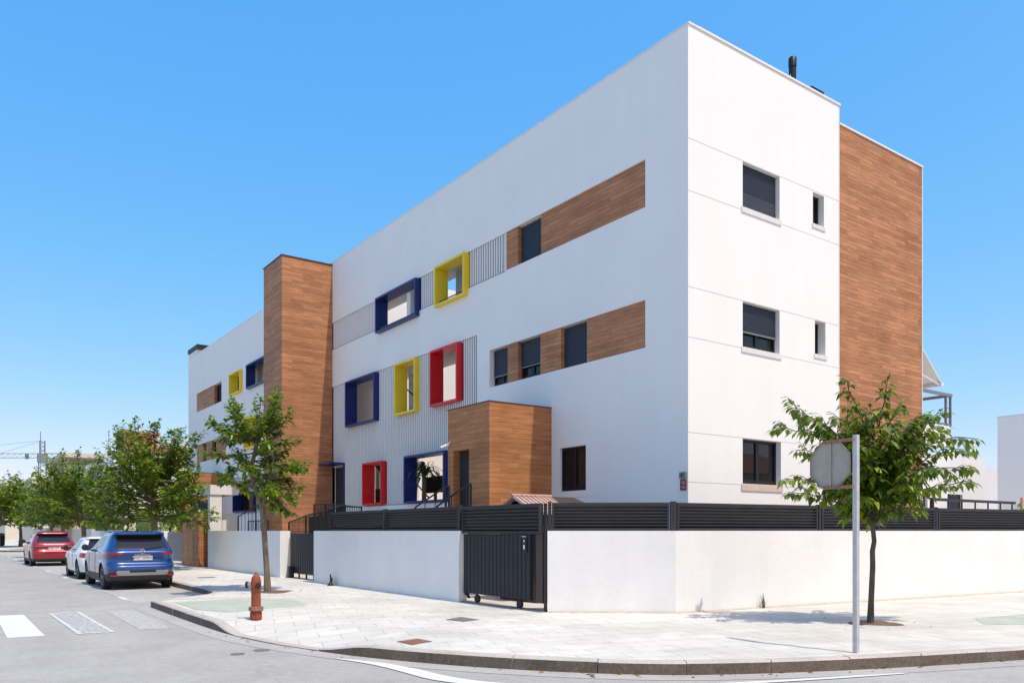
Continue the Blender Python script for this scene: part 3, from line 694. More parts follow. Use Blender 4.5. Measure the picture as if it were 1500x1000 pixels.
for t_ in ts[1:]: post(f2, B + offB + tB * (t_ + .03), tB, n2.normalized(), 1.62, ZF1 + .02)

# wide gate
wg = thing('driveway_gate', 'wide dark gate of vertical slats under a louvred panel, on small wheels', 'gate', (8.98, 12.9, ZP))
m = MB(); louvre_panel(m, (8.86, 14.05), (8.86, 11.42), 1.565, 2.12, (1, 0)); m.build('louvre_panel', MT['louvre'], wg)
m = MB(); m.box(8.9, 11.72, .34, 8.94, 14.0, 1.56)
y = 11.74
while y < 13.98: m.box(8.885, y, .345, 8.9005, y + .118, 1.555); y += .135
lf = m.build('gate_leaf', MT['gate'], wg)
m = MB().box(8.868, 11.82, 1.22, 8.884, 11.95, 1.5); m.build('lock_plate', MT['frame'], lf)
MB().tube([(8.855, 11.88, 1.28), (8.855, 11.88, 1.36)], .02, 10).build('handle', MT['chrome'], lf)
MB().tube([(8.855, 11.88, 1.41), (8.855, 11.88, 1.45)], .015, 10).build('keyhole', MT['chrome'], lf)
MB().tube([(8.86, 11.82, 1.515), (8.86, 11.96, 1.515)], .008, 8).build('latch_bar', MT['chrome'], lf)
for y in (13.55, 12.1):
    MB().lathe([(.02, -.03), (.075, -.03), (.085, -.015), (.085, .015), (.075, .03), (.02, .03)], (8.92, y, .245), (1, 0, 0), 18).box(8.9, y - .03, .25, 8.905, y + .03, .38).build('wheel', MT['black'], wg)
MB().box(8.93, 11.42, .3, 8.97, 11.62, 1.58).box(8.98, 11.64, .3, 9.0, 11.70, 1.56).build('side_panel', MT['brown'], wg)
MB().box(8.93, 11.36, ZP, 8.99, 11.385, 2.12).build('gate_post', MT['gate'], wg)
MB().box(8.84, 11.36, ZP - .005, 9.04, 14.05, ZP + .02).build('rail', MT['gategrey'], wg)
m = MB().tube([(8.95, 14.0, .33), (8.86, 13.8, .27), (8.85, 13.75, .27)], .03, 8).box(8.93, 13.98, .28, 9.0, 14.05, .6); m.build('hinge', MT['frame'], wg)
# narrow gate in the recess
ng = thing('pedestrian_gate', 'narrow grey slatted gate recessed between two white walls', 'gate', (9.1, 23.0, ZP))
m = MB(); m.box(9.13, 21.92, .3, 9.16, 24.62, 1.54)
y = 21.94
while y < 24.56: m.box(9.105, y, .3, 9.1305, y + .15, 1.54); y += .178
m.build('gate_leaf', MT['gate'], ng)
for y in (22.1, 22.7, 23.3, 23.9, 24.4): MB().box(9.12, y, ZP, 9.16, y + .05, .3).build('foot', MT['gate'], ng)
MB().box(9.1, 21.9, ZP - .004, 9.18, 24.66, ZP + .02).build('rail', MT['gategrey'], ng)
m = MB().prism([(8.95, 24.3), (9.1, 24.3), (9.1, 24.65), (9.04, 24.65)], ZP, .5); m.build('side_plate', MT['gate'], ng)
# far grey gate next to the wood cabinet
fg = thing('side_gate', 'pale grey slatted gate left of the wood clad cabinet', 'gate', (8.9, 39, ZP))
m = MB(); m.box(8.95, 37.3, .25, 8.98, 40.3, 1.55)
y = 37.32
while y < 40.25: m.box(8.932, y, .25, 8.9495, y + .12, 1.55); y += .15
m.build('gate_leaf', MT['gategrey'], fg)
for y in (37.5, 39.9): MB().box(8.93, y, .15, 8.97, y + .06, .25).build('foot', MT['gate'], fg)
# wood cabinet + white portico
cb = thing('wood_cabinet', 'tall wood clad meter cabinet beside the white portico', 'cabinet', (8.66, 33.7, ZP))
MB().box(8.66, 33.74, ZP, 9.15, 36.3, 2.4).build('cabinet_body', MT['wood2'], cb)
MB().box(8.63, 33.71, 2.402, 9.16, 36.33, 2.43).build('cabinet_top', MT['brown'], cb)
m = MB()
for y in (34.5, 35.4): m.box(8.655, y, .35, 8.6599, y + .012, 2.3)
m.build('door_gap', MT['black'], cb)
pt = thing('portico', 'white portico with a flat canopy over the wood cabinet', 'portico', (9.2, 33.2, ZP))
MB().box(8.95, 33.15, ZP, 9.42, 33.45, 3.08).build('post', MT['wall'], pt)
MB().box(8.95, 33.1, 3.082, 10.08, 37.0, 3.47).build('canopy', MT['wall'], pt)
MB().box(9.16, 33.46, ZP, 9.3, 37.0, 2.9).build('back_panel', MT['dark_in'], pt)
tag(MB().box(9.56, 33.6, .2, 10.25, 36.2, 2.32).build('stair_parapet', MT['wall']), 'white stair parapet behind the wall right of the portico', 'parapet')
# stair railings
def railing(label, pts, hz, dense=.14, loc=None, r=.022, base=None, ends=True):
    g = thing('stair_railing', label, 'railing', (pts[0][0], pts[0][1], base if base is not None else pts[0][2] - .9))
    MB().tube(pts, r, 8).build('handrail', MT['frame'], g)
    for i in range(len(pts) - 1):
        a, c = Vector(pts[i]), Vector(pts[i + 1]); k = max(1, int((c - a).length / dense))
        for q in range(k + (i == len(pts) - 2)):
            p = a.lerp(c, q / k); rr = .02 if (q == 0 or q == k) else .008
            MB().box(p.x - rr, p.y - rr, p.z - hz, p.x + rr, p.y + rr, p.z - .01).build('baluster', MT['frame'], g)
    return g
railing('dark stair railing, the far one of two rising to the near entrance door', [(9.95, 18.0, 2.22), (9.95, 16.5, 2.68), (9.95, 16.35, 2.68)], 1.0, .5)
railing('dark stair railing, the nearer of two rising to the near entrance door', [(9.5, 16.15, 2.19), (9.5, 14.85, 2.63), (9.5, 14.7, 2.65)], .95, .5)
railing('dark railing of close bars rising in front of the wood tower', [(10.2, 27.7, 1.92), (10.2, 26.08, 2.13), (10.2, 22.9, 2.42)], .9, .11)
railing('dark square railing on the landing at the foot of the wood tower', [(10.9, 27.1, 2.55), (10.9, 26.1, 2.55), (10.9, 23.2, 2.36)], .95, .13)
railing('dark railing of thin bars left of the wood tower', [(10.2, 33.55, 2.2), (10.2, 31.3, 2.6), (10.2, 30.6, 2.6)], 1.1, .42)
railing('dark low railing at the left foot of the wood tower', [(10.0, 31.6, 2.0), (10.0, 29.3, 2.0)], .6, .2)
tag(MB().box(10.35, 22.6, .2, 10.8, 26.2, 2.1).build('ramp_screen', MT['brown']), 'brown grey mesh screen of the ramp left of the louvred fence', 'screen')
# shed behind the wide gate
sh = thing('garden_shed', 'small garden shed with a brown gabled roof behind the wide gate', 'shed', (10.6, 13.6, ZP))
# ridge runs along x
m = MB(); xa, xb, yr, zr = 9.75, 10.78, 13.5, 2.345
ya, yb, ze = 12.75, 14.25, 1.99
m.add([(xa, ya, ze), (xb, ya, ze), (xb, yr, zr), (xa, yr, zr), (xa, yb, ze), (xb, yb, ze)] + [(xa, ya, ze - .04), (xb, ya, ze - .04), (xb, yr, zr - .04), (xa, yr, zr - .04), (xa, yb, ze - .04), (xb, yb, ze - .04)],
      [(0, 1, 2, 3), (3, 2, 5, 4), (6, 9, 8, 7), (9, 10, 11, 8), (0, 6, 7, 1), (4, 5, 11, 10), (0, 3, 9, 6), (3, 4, 10, 9), (1, 7, 8, 2), (2, 8, 11, 5)])
m.build('roof', MT['shingle'], sh)
m = MB()
for k in range(9):
    x = xa + .02 + k * .118; sl_ = (zr - ze)
    m.add([(x, ya - .005, ze - .002), (x + .03, ya - .005, ze - .002), (x + .03, yr, zr + .012), (x, yr, zr + .012), (x, ya - .005, ze + .012), (x + .03, ya - .005, ze + .012), (x + .03, yr, zr + .026), (x, yr, zr + .026)], [(4, 5, 6, 7), (0, 4, 7, 3), (1, 2, 6, 5), (0, 1, 5, 4)])
m.tube([(xa - .02, yr, zr + .02), (xb + .02, yr, zr + .02)], .03, 8); m.build('roof_ribs', MT['shingle'], sh)
m = MB().box(9.9, 12.85, ZP, 10.7, 14.15, 2.02); m.add([(9.9, 12.85, 2.02), (9.9, 14.15, 2.02), (9.9, 13.5, 2.3)], [(0, 1, 2), (2, 1, 0)]); m.build('shed_wall', MT['brown'], sh)
m = MB().box(10.8, 12.9, ZP, 11.5, 14.1, 2.05); m.add([(10.79, 12.75, 2.05), (11.65, 12.75, 2.05), (11.5, 13.6, 2.36), (10.79, 13.6, 2.36), (10.79, 14.3, 2.05), (11.65, 14.3, 2.05)], [(0, 1, 2, 3), (3, 2, 5, 4), (1, 5, 2), (0, 3, 4)]); m.build('lean_to', MT['brown'], sh)  # lean-to darker than the main roof: the building's shade put into its colour

# ------------------------------------------------------------------ street things
# traffic sign seen from behind
ps = thing('traffic_sign', 'octagonal traffic sign seen from its rusty grey back on a galvanised post', 'sign', (9.03, 5.4, ZP))
m = MB().box(9.0, 5.37, ZP, 9.06, 5.425, 2.78)
po = m.build('post', MT['steel'], ps)
d = Vector((.105, .995)); nn = Vector((-.995, .105))       # along the plate, and towards the camera side
def sp(u, v, w): return (9.0 + d.x * u + nn.x * w, 5.43 + d.y * u + nn.y * w, v)
cu, cv, rr_ = .31, 2.44, .312
octo = [(cu + rr_ * math.cos(R(22.5 + 45 * k)), cv + rr_ * math.sin(R(22.5 + 45 * k))) for k in range(8)]
m = MB(); m.add([sp(u, v, 0) for u, v in octo] + [sp(u, v, -.006) for u, v in octo], [tuple(range(8)), tuple(range(15, 7, -1))] + [(i, (i + 1) % 8, 8 + (i + 1) % 8, 8 + i) for i in range(8)])
pl = m.build('sign_plate', MT['signback'], ps)
m = MB()
for k in range(8):
    a, c = octo[k], octo[(k + 1) % 8]
    m.add([sp(*a, .001), sp(*c, .001), sp(*c, .028), sp(*a, .028)], [(0, 1, 2, 3), (3, 2, 1, 0)])
m.build('rim', MT['signback'], pl)
m = MB()
for v in (cv + .285, cv - .285):
    vs = [sp(-.02, v - .02, .03), sp(.40, v - .02, .03), sp(.40, v + .02, .03), sp(-.02, v + .02, .03), sp(-.02, v - .02, .002), sp(.40, v - .02, .002), sp(.40, v + .02, .002), sp(-.02, v + .02, .002)]
    m.add(vs, [(0, 1, 2, 3), (4, 7, 6, 5), (0, 4, 5, 1), (1, 5, 6, 2), (2, 6, 7, 3), (3, 7, 4, 0)])
vs = [sp(cu - .02, cv - .26, .02), sp(cu + .01, cv - .26, .02), sp(cu + .01, cv + .26, .02), sp(cu - .02, cv + .26, .02)]
vs += [sp(cu - .02, cv - .26, .001), sp(cu + .01, cv - .26, .001), sp(cu + .01, cv + .26, .001), sp(cu - .02, cv + .26, .001)]
m.build('bracket', MT['rust'], ps)
m = MB(); m.add(vs, [(0, 1, 2, 3), (4, 7, 6, 5), (0, 4, 5, 1), (1, 5, 6, 2), (2, 6, 7, 3), (3, 7, 4, 0)]); m.build('stiffener', MT['signback'], pl)
# hydrant
hx, hy = 4.34, 13.31
hy_ = thing('fire_hydrant', 'weathered red fire hydrant standing on the pavement corner', 'fire hydrant', (hx, hy, ZP))
m = MB().lathe([(.085, .0), (.085, .13), (.08, .14), (.078, .2), (.076, .48), (.082, .5), (.084, .60), (.08, .64), (.074, .66), (.074, .67), (.066, .70), (.05, .725), (.03, .735)], (hx, hy, ZP), n=22)
m.build('hydrant_body', MT['hydrant'], hy_, smooth=True)
m = MB()
for k in range(10):
    t = 2 * math.pi * k / 10; m.tube([(hx + .088 * math.cos(t), hy + .088 * math.sin(t), ZP), (hx + .088 * math.cos(t), hy + .088 * math.sin(t), ZP + .12)], .012, 6)
m.build('base_ribs', MT['hydrant'], hy_)
MB().lathe([(.08, .135), (.115, .138), (.12, .15), (.12, .165), (.1155, .175), (.1155, .18), (.12, .19), (.12, .2), (.11, .206), (.08, .21)], (hx, hy, ZP), n=22).build('flange', MT['hydflange'], hy_, smooth=True)
MB().lathe([(.02, .73), (.026, .735), (.026, .77), (.02, .785), (.012, .79)], (hx, hy, ZP), n=6).build('bonnet_nut', MT['hydflange'], hy_)
ol = MB().lathe([(.045, .07), (.045, .115), (.052, .116), (.052, .125)], (hx, hy, ZP + .57), (-.81, .585, 0), 16).build('outlet', MT['silver'], hy_, smooth=True)
MB().lathe([(.058, .125), (.058, .16), (.05, .17)], (hx, hy, ZP + .57), (-.81, .585, 0), 16).build('cap', MT['black'], ol, smooth=True)
ol = MB().lathe([(.05, .06), (.05, .095), (.055, .1)], (hx, hy, ZP + .565), (.0, -1, 0), 16).build('outlet', MT['hydrant'], hy_, smooth=True)
MB().lathe([(.048, .1), (.048, .12), (.03, .125)], (hx, hy, ZP + .565), (.0, -1, 0), 8).build('cap', MT['black'], ol, smooth=True)
# covers
def cover(pts, label, mat, z=ZP):
    c = Vector((sum(p[0] for p in pts) / len(pts), sum(p[1] for p in pts) / len(pts)))
    g = thing('utility_cover', label, 'manhole cover', (c.x, c.y, z))
    MB().prism(pts, z - .01, z + .004).build('cover_frame', MT['iron'], g)
    q = [tuple(c + (Vector(p) - c) * .88) for p in pts]
    MB().prism(q, z, z + .008).build('cover_plate', mat, g)
cover([(6.85, 11.37), (7.28, 11.58), (7.31, 11.04), (6.94, 10.94)][::-1], 'grey square utility cover in the pavement in front of the wide gate', MT['iron'])
cover([(4.97, 9.5), (5.33, 9.58), (5.36, 9.24), (4.99, 9.11)][::-1], 'rusty brown utility cover near the corner kerb', MT['rustiron'])
cover([(6.7, 26.3), (7.2, 26.3), (7.2, 25.9), (6.7, 25.9)][::-1], 'grey utility cover on the far pavement beside the blue car', MT['iron'])
def disc(x, y, r, label):
    tag(MB().lathe([(r, .001), (r, .008), (r * .9, .009)], (x, y, .0), n=18).build('valve_cover', MT['iron']), label, 'valve cover')
disc(3.59, 10.77, .11, 'small round iron valve cover in the road, the one nearer the kerb'); disc(3.22, 10.62, .09, 'small round iron valve cover in the road, the one farther from the kerb')
# weeds
def weed(x, y, h, label, n=14):
    m = MB()
    for i in range(n):
        a = rnd.uniform(0, 6.28); l = h * rnd.uniform(.45, 1); sp_ = rnd.uniform(.02, .3) * l
        p = Vector((x + rnd.uniform(-.03, .03), y + rnd.uniform(-.03, .03), ZP)); w = Vector((-math.sin(a), math.cos(a), 0)) * .008
        q1 = p + Vector((math.cos(a) * sp_ * .4, math.sin(a) * sp_ * .4, l * .6)); q2 = p + Vector((math.cos(a) * sp_, math.sin(a) * sp_, l))
        m.add([p - w, p + w, q1 + w, q1 - w, q2], [(0, 1, 2, 3), (3, 2, 4)])
    tag(m.build('weed', MT['weed']), label, 'weed')
weed(8.7, 20.4, .3, 'dark weed at the foot of the shaded wall right of the narrow gate', 18); weed(12.79, 9.55, .3, 'dry weed at the foot of the sunny wall left of the sign post', 12)
tag(MB().lathe([(.09, 0), (.085, .03), (.04, .07), (.022, .1), (.018, .26), (.026, .27), (.02, .3)], (8.62, 20.28, ZP), n=14).build('door_stop', MT['black'], smooth=True), 'small black bell shaped stop at the foot of the shaded wall', 'stop')

# dry leaves and grit blown against the kerb and the tree pits
UP_ = Vector((0, 0, 1)); mb = MB(); rg = random.Random(77)
for i in range(90):
    if i < 55:
        k = rg.randrange(12, len(corner) - 22); p = corner[k].lerp(corner[k + 1], rg.random()); t = (corner[k + 1] - corner[k]).normalized(); q = p + Vector((t.y, -t.x, 0)) * abs(rg.gauss(0, .09)); z = .008
    else:
        cx, cy = ((12.1, 6.98), (6.6, 19.0))[i % 2]; q = Vector((cx + rg.gauss(0, .5), cy + rg.gauss(0, .45), 0)); z = ZP + .008
    a = rg.uniform(0, 6.28); l_ = rg.uniform(.012, .05); u = Vector((math.cos(a), math.sin(a), 0)) * l_; v = Vector((-math.sin(a), math.cos(a), 0)) * l_ * .5; q = Vector((q.x, q.y, z))
    mb.add([q - u, q + v + UP_ * .006, q + u + UP_ * .012, q - v], [(0, 1, 2, 3)])
tag(mb.build('fallen_leaves', leaf_mat('dry_leaf', (.10, .06, .025), (.26, .20, .05), .1)), 'dry fallen leaves along the kerb and round the street trees', 'leaves', kind='stuff')

# ------------------------------------------------------------------ trees
UP = Vector((0, 0, 1))
def leaf(mb, p, d, L, W, droop=.25, nrm=None):
    d = d.normalized(); up = nrm or UP
    s = d.cross(up)
    if s.length < .05: s = d.cross(Vector((1, .3, 0)))
    s.normalize(); nn = s.cross(d)
    tip = p + d * L - UP * L * droop
    mid = p + d * L * .48 - nn * W * .14
    mb.add([p, mid + s * W * .5 + nn * W * .13, tip, mid - s * W * .5 + nn * W * .13, mid], [(0, 1, 4), (4, 1, 2), (0, 4, 3), (4, 2, 3)])
def curve(a, c, sag, n=8, start=None):
    """branch from a to c that leaves upward and arches over"""
    a = Vector(a); c = Vector(c); m = a.lerp(c, .5) + UP * sag + (start or Vector((0, 0, 0)))
    return [a * (1 - t) ** 2 + m * 2 * t * (1 - t) + c * t * t for t in [i / n for i in range(n + 1)]]
def along(pts, t):
    k = t * (len(pts) - 1); i = min(int(k), len(pts) - 2); return pts[i].lerp(pts[i + 1], k - i), (pts[i + 1] - pts[i]).normalized()
def tree(name, label, base, trunk, tips, rng, leafsize, mats, group='street trees', twig=.3, step=.055, sag=.25, twigs_per_m=4.5, upright=0., hang=.6, t0=.3, r_trunk=.07, forkt=None, jit=.25, lw=.5, rb=.022):
    g = thing(name, label, 'tree', base, 0, group)
    B_ = Vector(base); tr = [B_ + Vector(p) for p in trunk]
    mt = MB(); nseg = len(tr)
    mt.tube(tr, [r_trunk * (1.25 if i == 0 else 1 - .42 * i / (nseg - 1)) for i in range(nseg)], 10)
    ml = MB()
    for tip, fk in tips:
        a, _ = along(tr, fk); c = B_ + Vector(tip)
        L = (c - a).length
        out = Vector((c.x - a.x, c.y - a.y, 0))
        br = curve(a, c, sag * L, 9, out * .28 * upright - UP * .12 * L * upright)
        br = [p + Vector((rng.uniform(-1, 1), rng.uniform(-1, 1), rng.uniform(-1, 1))) * .02 * L * (0 < i < 9) for i, p in enumerate(br)]
        mt.tube(br, [rb * (1.15 - i / 9) * (.6 + .4 * min(L / 2, 1)) + .0035 for i in range(10)], 6)
        stems = [(br, t0, L)]
        k = int(L * twigs_per_m)
        for q in range(k):
            t = t0 * .8 + (1 - t0 * .8) * (q + rng.random()) / max(k, 1) * .95
            p, dd = along(br, min(t, .97)); ang = rng.uniform(0, 6.28)
            sd = (dd.cross(UP)); sd = sd.normalized() if sd.length > .1 else Vector((1, 0, 0))
            up2 = sd.cross(dd)
            v = dd * rng.uniform(.5, 1.2) + (sd * math.cos(ang) + up2 * math.sin(ang) * .8) * rng.uniform(.5, 1) + UP * rng.uniform(0, .5) * (1 + upright)
            l = twig * rng.uniform(.5, 1.25) * (1.15 - .5 * t)
            e = p + v.normalized() * l
            tw = curve(p, e - UP * l * .12 * (1 - upright), .15 * l, 4); mt.tube(tw, [.007, .006, .005, .004, .003], 4, False); stems.append((tw, .15, l))
        for st, s0, l in stems:
            m_ = int(l * (1 - s0) / step) + 1; sgn = 1
            for q in range(m_):
                t = s0 + (1 - s0) * (q + .5) / m_; p, dd = along(st, t)
                sd = dd.cross(UP); sd = sd.normalized() if sd.length > .1 else Vector((rng.uniform(-1, 1), rng.uniform(-1, 1), 0)).normalized()
                sgn = -sgn
                dv = dd * rng.uniform(.2, .8) + sd * sgn * rng.uniform(.5, 1.1) - UP * hang * rng.uniform(.4, 1.2) + Vector((rng.uniform(-1, 1), rng.uniform(-1, 1), rng.uniform(-1, 1))) * jit
                s = leafsize * rng.uniform(.6, 1.2)
                leaf(ml, p + dv.normalized() * .02, dv, s, s * lw * rng.uniform(.8, 1.2), rng.uniform(.1, .45))
            p, dd = along(st, 1.0)
            leaf(ml, p, dd - UP * hang * .5, leafsize * .9, leafsize * lw * .8, .3)
    mt.build('trunk', mats[0], g, smooth=False)
    ml.build('crown', mats[1], g)
    return g
RX, RY = Vector((.8107, -.5854, 0)), Vector((.5854, .8107, 0))     # image right / away, on the ground
def tip(r, u, a): v = RX * r + RY * a; return (v.x, v.y, u)

# right-hand tree by the sign: arching branches with hanging leaves
raw = [(1140, 598, -.3), (1129, 624, .2), (1176, 588, .6), (1132, 704, -.3), (1152, 722, .1), (1182, 684, -.6), (1236, 546, .1), (1262, 585, .5), (1292, 557, -.2), (1338, 580, .3), (1372, 606, -.4),
       (1408, 630, .3), (1430, 644, -.2), (1440, 686, .1), (1414, 710, -.4), (1388, 690, .7), (1340, 750, -.3), (1302, 760, .4), (1235, 735, .3), (1215, 742, -.4), (1220, 660, -.9), (1330, 690, -.9), (1272, 640, -.9), (1285, 630, .8),
       (1190, 650, .9), (1360, 655, .9), (1240, 620, -.5), (1318, 620, -.5), (1300, 700, -.7), (1250, 690, -.8), (1268, 730, .4), (1310, 655, .5), (1225, 600, .2), (1350, 720, .3), (1205, 620, -.3), (1395, 660, -.3), (1275, 595, 0), (1255, 655, .6), (1290, 680, .9), (1325, 735, .8), (1240, 715, .8), (1278, 700, .1), (1262, 665, 0), (1296, 650, -.2), (1310, 720, -.2)]
tips = []
for i, (x, y, a) in enumerate(raw):
    r, u = (x - 1275) / 92.1 * .95, .1 + (912 - y) / 92.1 * .965
    fk = .62 if u < 2.35 else (.76 if u < 2.9 else .9)
    tips.append((tip(r, u, a), fk + rnd.uniform(-.05, .05)))
for i in range(26):
    tips.append((tip(rnd.uniform(-.75, .8), rnd.uniform(1.75, 3.3), rnd.uniform(-.7, .7)), rnd.uniform(.6, .9)))
rb_ = (12.09, 6.98, ZP)
trk = [tip(0, 0, 0), tip(.01, .35, 0), tip(.045, .9, .02), tip(.04, 1.15, .02), tip(.06, 1.3, 0), tip(.03, 1.6, 0), tip(.05, 1.95, .03), tip(.08, 2.3, 0), tip(.06, 2.75, .02)]
tree('street_tree', 'young street tree with drooping leaves behind the traffic sign', rb_, trk, tips, random.Random(3),   .155, (MT['barkdark'], MT['leaf2']), twig=.32, step=.034, sag=.2, twigs_per_m=4.8, hang=.75, t0=.14, r_trunk=.046, jit=.2, lw=.55, rb=.014)
pit(12.15, 6.95, .38)
# small shoots low on the trunk
# left-hand leaning tree by the hydrant
raw = [(430, 606, -.2), (406, 574, .1), (416, 590, -.5), (374, 582, .4), (345, 588, -.2), (332, 592, .2), (308, 618, -.2), (318, 640, .5), (312, 664, -.2), (326, 690, .4), (444, 690, -.3), (440, 712, .2), (432, 735, -.2), (418, 750, .3), (425, 640, .6), (440, 680, .5),
       (360, 605, -.8), (390, 600, .8), (395, 620, -.9), (350, 640, -.9), (375, 650, .9), (410, 660, -.8), (340, 700, -.6), (360, 690, .8), (395, 700, .9), (405, 720, -.6), (345, 660, .2), (372, 620, 0), (330, 622, 0), (408, 632, .2), (385, 640, -.4), (360, 668, -.3), (398, 672, .1), (340, 612, .6), (420, 660, 0), (424, 700, 0), (380, 690, -.8), (372, 705, .3), (322, 700, 0), (402, 745, 0), (355, 715, .3)]
tips = []
for x, y, a in raw:
    r, u = (x - 392) / 60.6, (866 - y) / 60.6
    fk = .62 if u < 2.9 else (.8 if u < 3.6 else .95)
    tips.append((tip(r, u, a), fk + rnd.uniform(-.05, .05)))
trk = [tip(0, 0, 0), tip(-.02, .5, 0), tip(-.08, 1.4, 0), tip(-.14, 2.05, 0), tip(-.28, 2.45, .02), tip(-.42, 2.9, 0), tip(-.3, 3.4, 0), tip(-.25, 3.8, 0)]
lt = tree('street_tree', 'leaning street tree with upright branches between the hydrant and the white wall', (6.52, 19.13, ZP), trk, tips, random.Random(11), .165, (MT['bark'], MT['leaf']), twig=.27, step=.03, sag=.02, twigs_per_m=10, hang=.15, t0=.14, r_trunk=.074, upright=.9, jit=.5, lw=.66, rb=.02)
m = MB().tube([(6.52 + tip(-.14, 0, 0)[0], 19.13 + tip(-.14, 0, 0)[1], ZP + 2.0)] + [tuple(Vector((6.52, 19.13, ZP)) + Vector(tip(*q))) for q in ((-.02, 2.4, -.05), (.1, 2.9, -.1), (.2, 3.4, 0))], [.05, .04, .03, .022], 8); m.build('limb', MT['bark'], lt)
pit(6.6, 19.0, .45)
# trees along the parked cars
def big(label, x, y, h, rad, low, seed, nt, r_trunk=.11, kind='leaf', ls=.2, twig=.55, step=.055, tpm=6, fork=1.6, sx=0.):
    rg = random.Random(seed); tips = []
    for i in range(nt):
        a = 6.283 * i * .382 + rg.uniform(-.3, .3); q = (i + .5) / nt
        u = low + (h - low) * (q ** .8) + rg.uniform(-.25, .25)
        rr = rad * math.sqrt(max(.05, 1 - ((u - low) / (h - low) * 1.12 - .25) ** 2)) * rg.uniform(.72, 1.1)
        tips.append(((rr * math.cos(a) + sx * RX.x, rr * math.sin(a) + sx * RX.y, u), .55 + .4 * q))
    trk = [(0, 0, 0), (.03, 0, fork * .5), (0, .04, fork), (-.05 + sx * .2, .05, fork + (h - fork) * .3), (sx * .4, 0, fork + (h - fork) * .55)]
    o = tree('street_tree', label, (x, y, ZP), trk, tips, rg, ls, (MT['bark'], MT[kind]), twig=twig, step=step, sag=.04, twigs_per_m=tpm, hang=.2, t0=.2, r_trunk=r_trunk, upright=.8, jit=.5, lw=.68, rb=.028)
    pit(x, y, .5); return o
big('large bushy street tree behind the blue car', 6.6, 31.74, 5.45, 2.25, 1.75, 21, 72, .14, sx=-.1)
big('bushy street tree behind the white car', 6.5, 48.5, 5.6, 2.7, 1.9, 22, 52, .15, ls=.25, step=.075)
big('bushy street tree beyond the red car', 6.3, 55.5, 5.3, 2.3, 1.9, 23, 42, .14, ls=.28, step=.085)
big('far street tree with a round crown, right one of the pair at the left edge', 6.5, 88, 6.6, 3.0, 2.4, 24, 44, .16, ls=.38, step=.12, twig=.8, tpm=4)
big('far street tree with a round crown at the left edge of the view', 4.5, 84, 6.2, 3.0, 2.4, 25, 44, .16, ls=.38, step=.12, twig=.8, tpm=4)
big('far street tree just above the red car', 7.6, 74, 5.2, 2.5, 2.0, 26, 36, .15, ls=.34, step=.11, twig=.7, tpm=4)
# palm-like plant in the gallery behind the low blue frame
pg = thing('dracaena_plant', 'spiky leaved plant inside the low blue window frame', 'plant', (13.0, 22.95, 1.55))
MB().tube([(13.0, 22.95, 1.55), (13.02, 22.97, 2.5), (13.0, 22.93, 3.6)], [.09, .08, .07], 8).build('stem', MT['bark'], pg)
m = MB(); rg = random.Random(5)
for i in range(75):
    a = rg.uniform(0, 6.28); e = rg.uniform(-.2, 1.1); p = Vector((13.0, 22.93, 3.55 + rg.uniform(-.2, .1))); L = rg.uniform(.5, .85)
    dr = Vector((math.cos(a) * math.cos(e), math.sin(a) * math.cos(e), math.sin(e))); sd = dr.cross(UP).normalized() * .034
    q1 = p + dr * L * .5; q2 = p + dr * L * .8 - UP * L * .25; q3 = p + dr * L * .95 - UP * L * .6
    m.add([p - sd, p + sd, q1 + sd, q1 - sd, q2 + sd * .8, q2 - sd * .8, q3], [(0, 1, 2, 3), (3, 2, 4, 5), (5, 4, 6)])
m.build('leaves', MT['palmleaf'], pg)
tag(MB().box(13.6, 22.7, 2.9, 13.66, 23.9, 3.45).box(13.61, 23.2, 1.55, 13.65, 23.35, 2.9).build('wall_panel', MT['black']), 'black panel beside the spiky plant inside the low blue frame', 'panel')

# ------------------------------------------------------------------ cars
def hermite(keys, z):
    for i in range(len(keys) - 1):
        if z <= keys[i + 1][0]:
            a, c = keys[i], keys[i + 1]; t = (z - a[0]) / (c[0] - a[0]); out = []
            for k in range(1, len(a)):
                d0 = (c[k] - keys[max(i - 1, 0)][k]) / max(c[0] - keys[max(i - 1, 0)][0], 1e-6); d1 = (keys[min(i + 2, len(keys) - 1)][k] - a[k]) / max(keys[min(i + 2, len(keys) - 1)][0] - a[0], 1e-6)
                h = c[0] - a[0]; s = (c[k] - a[k]) / h
                d0 = 0 if d0 * s <= 0 else (math.copysign(min(abs(d0), 2.2 * abs(s)), s)); d1 = 0 if d1 * s <= 0 else (math.copysign(min(abs(d1), 2.2 * abs(s)), s))
                out.append((2 * t ** 3 - 3 * t * t + 1) * a[k] + (t ** 3 - 2 * t * t + t) * h * d0 + (-2 * t ** 3 + 3 * t * t) * c[k] + (t ** 3 - t * t) * h * d1)
            return out
    return list(keys[-1][1:])
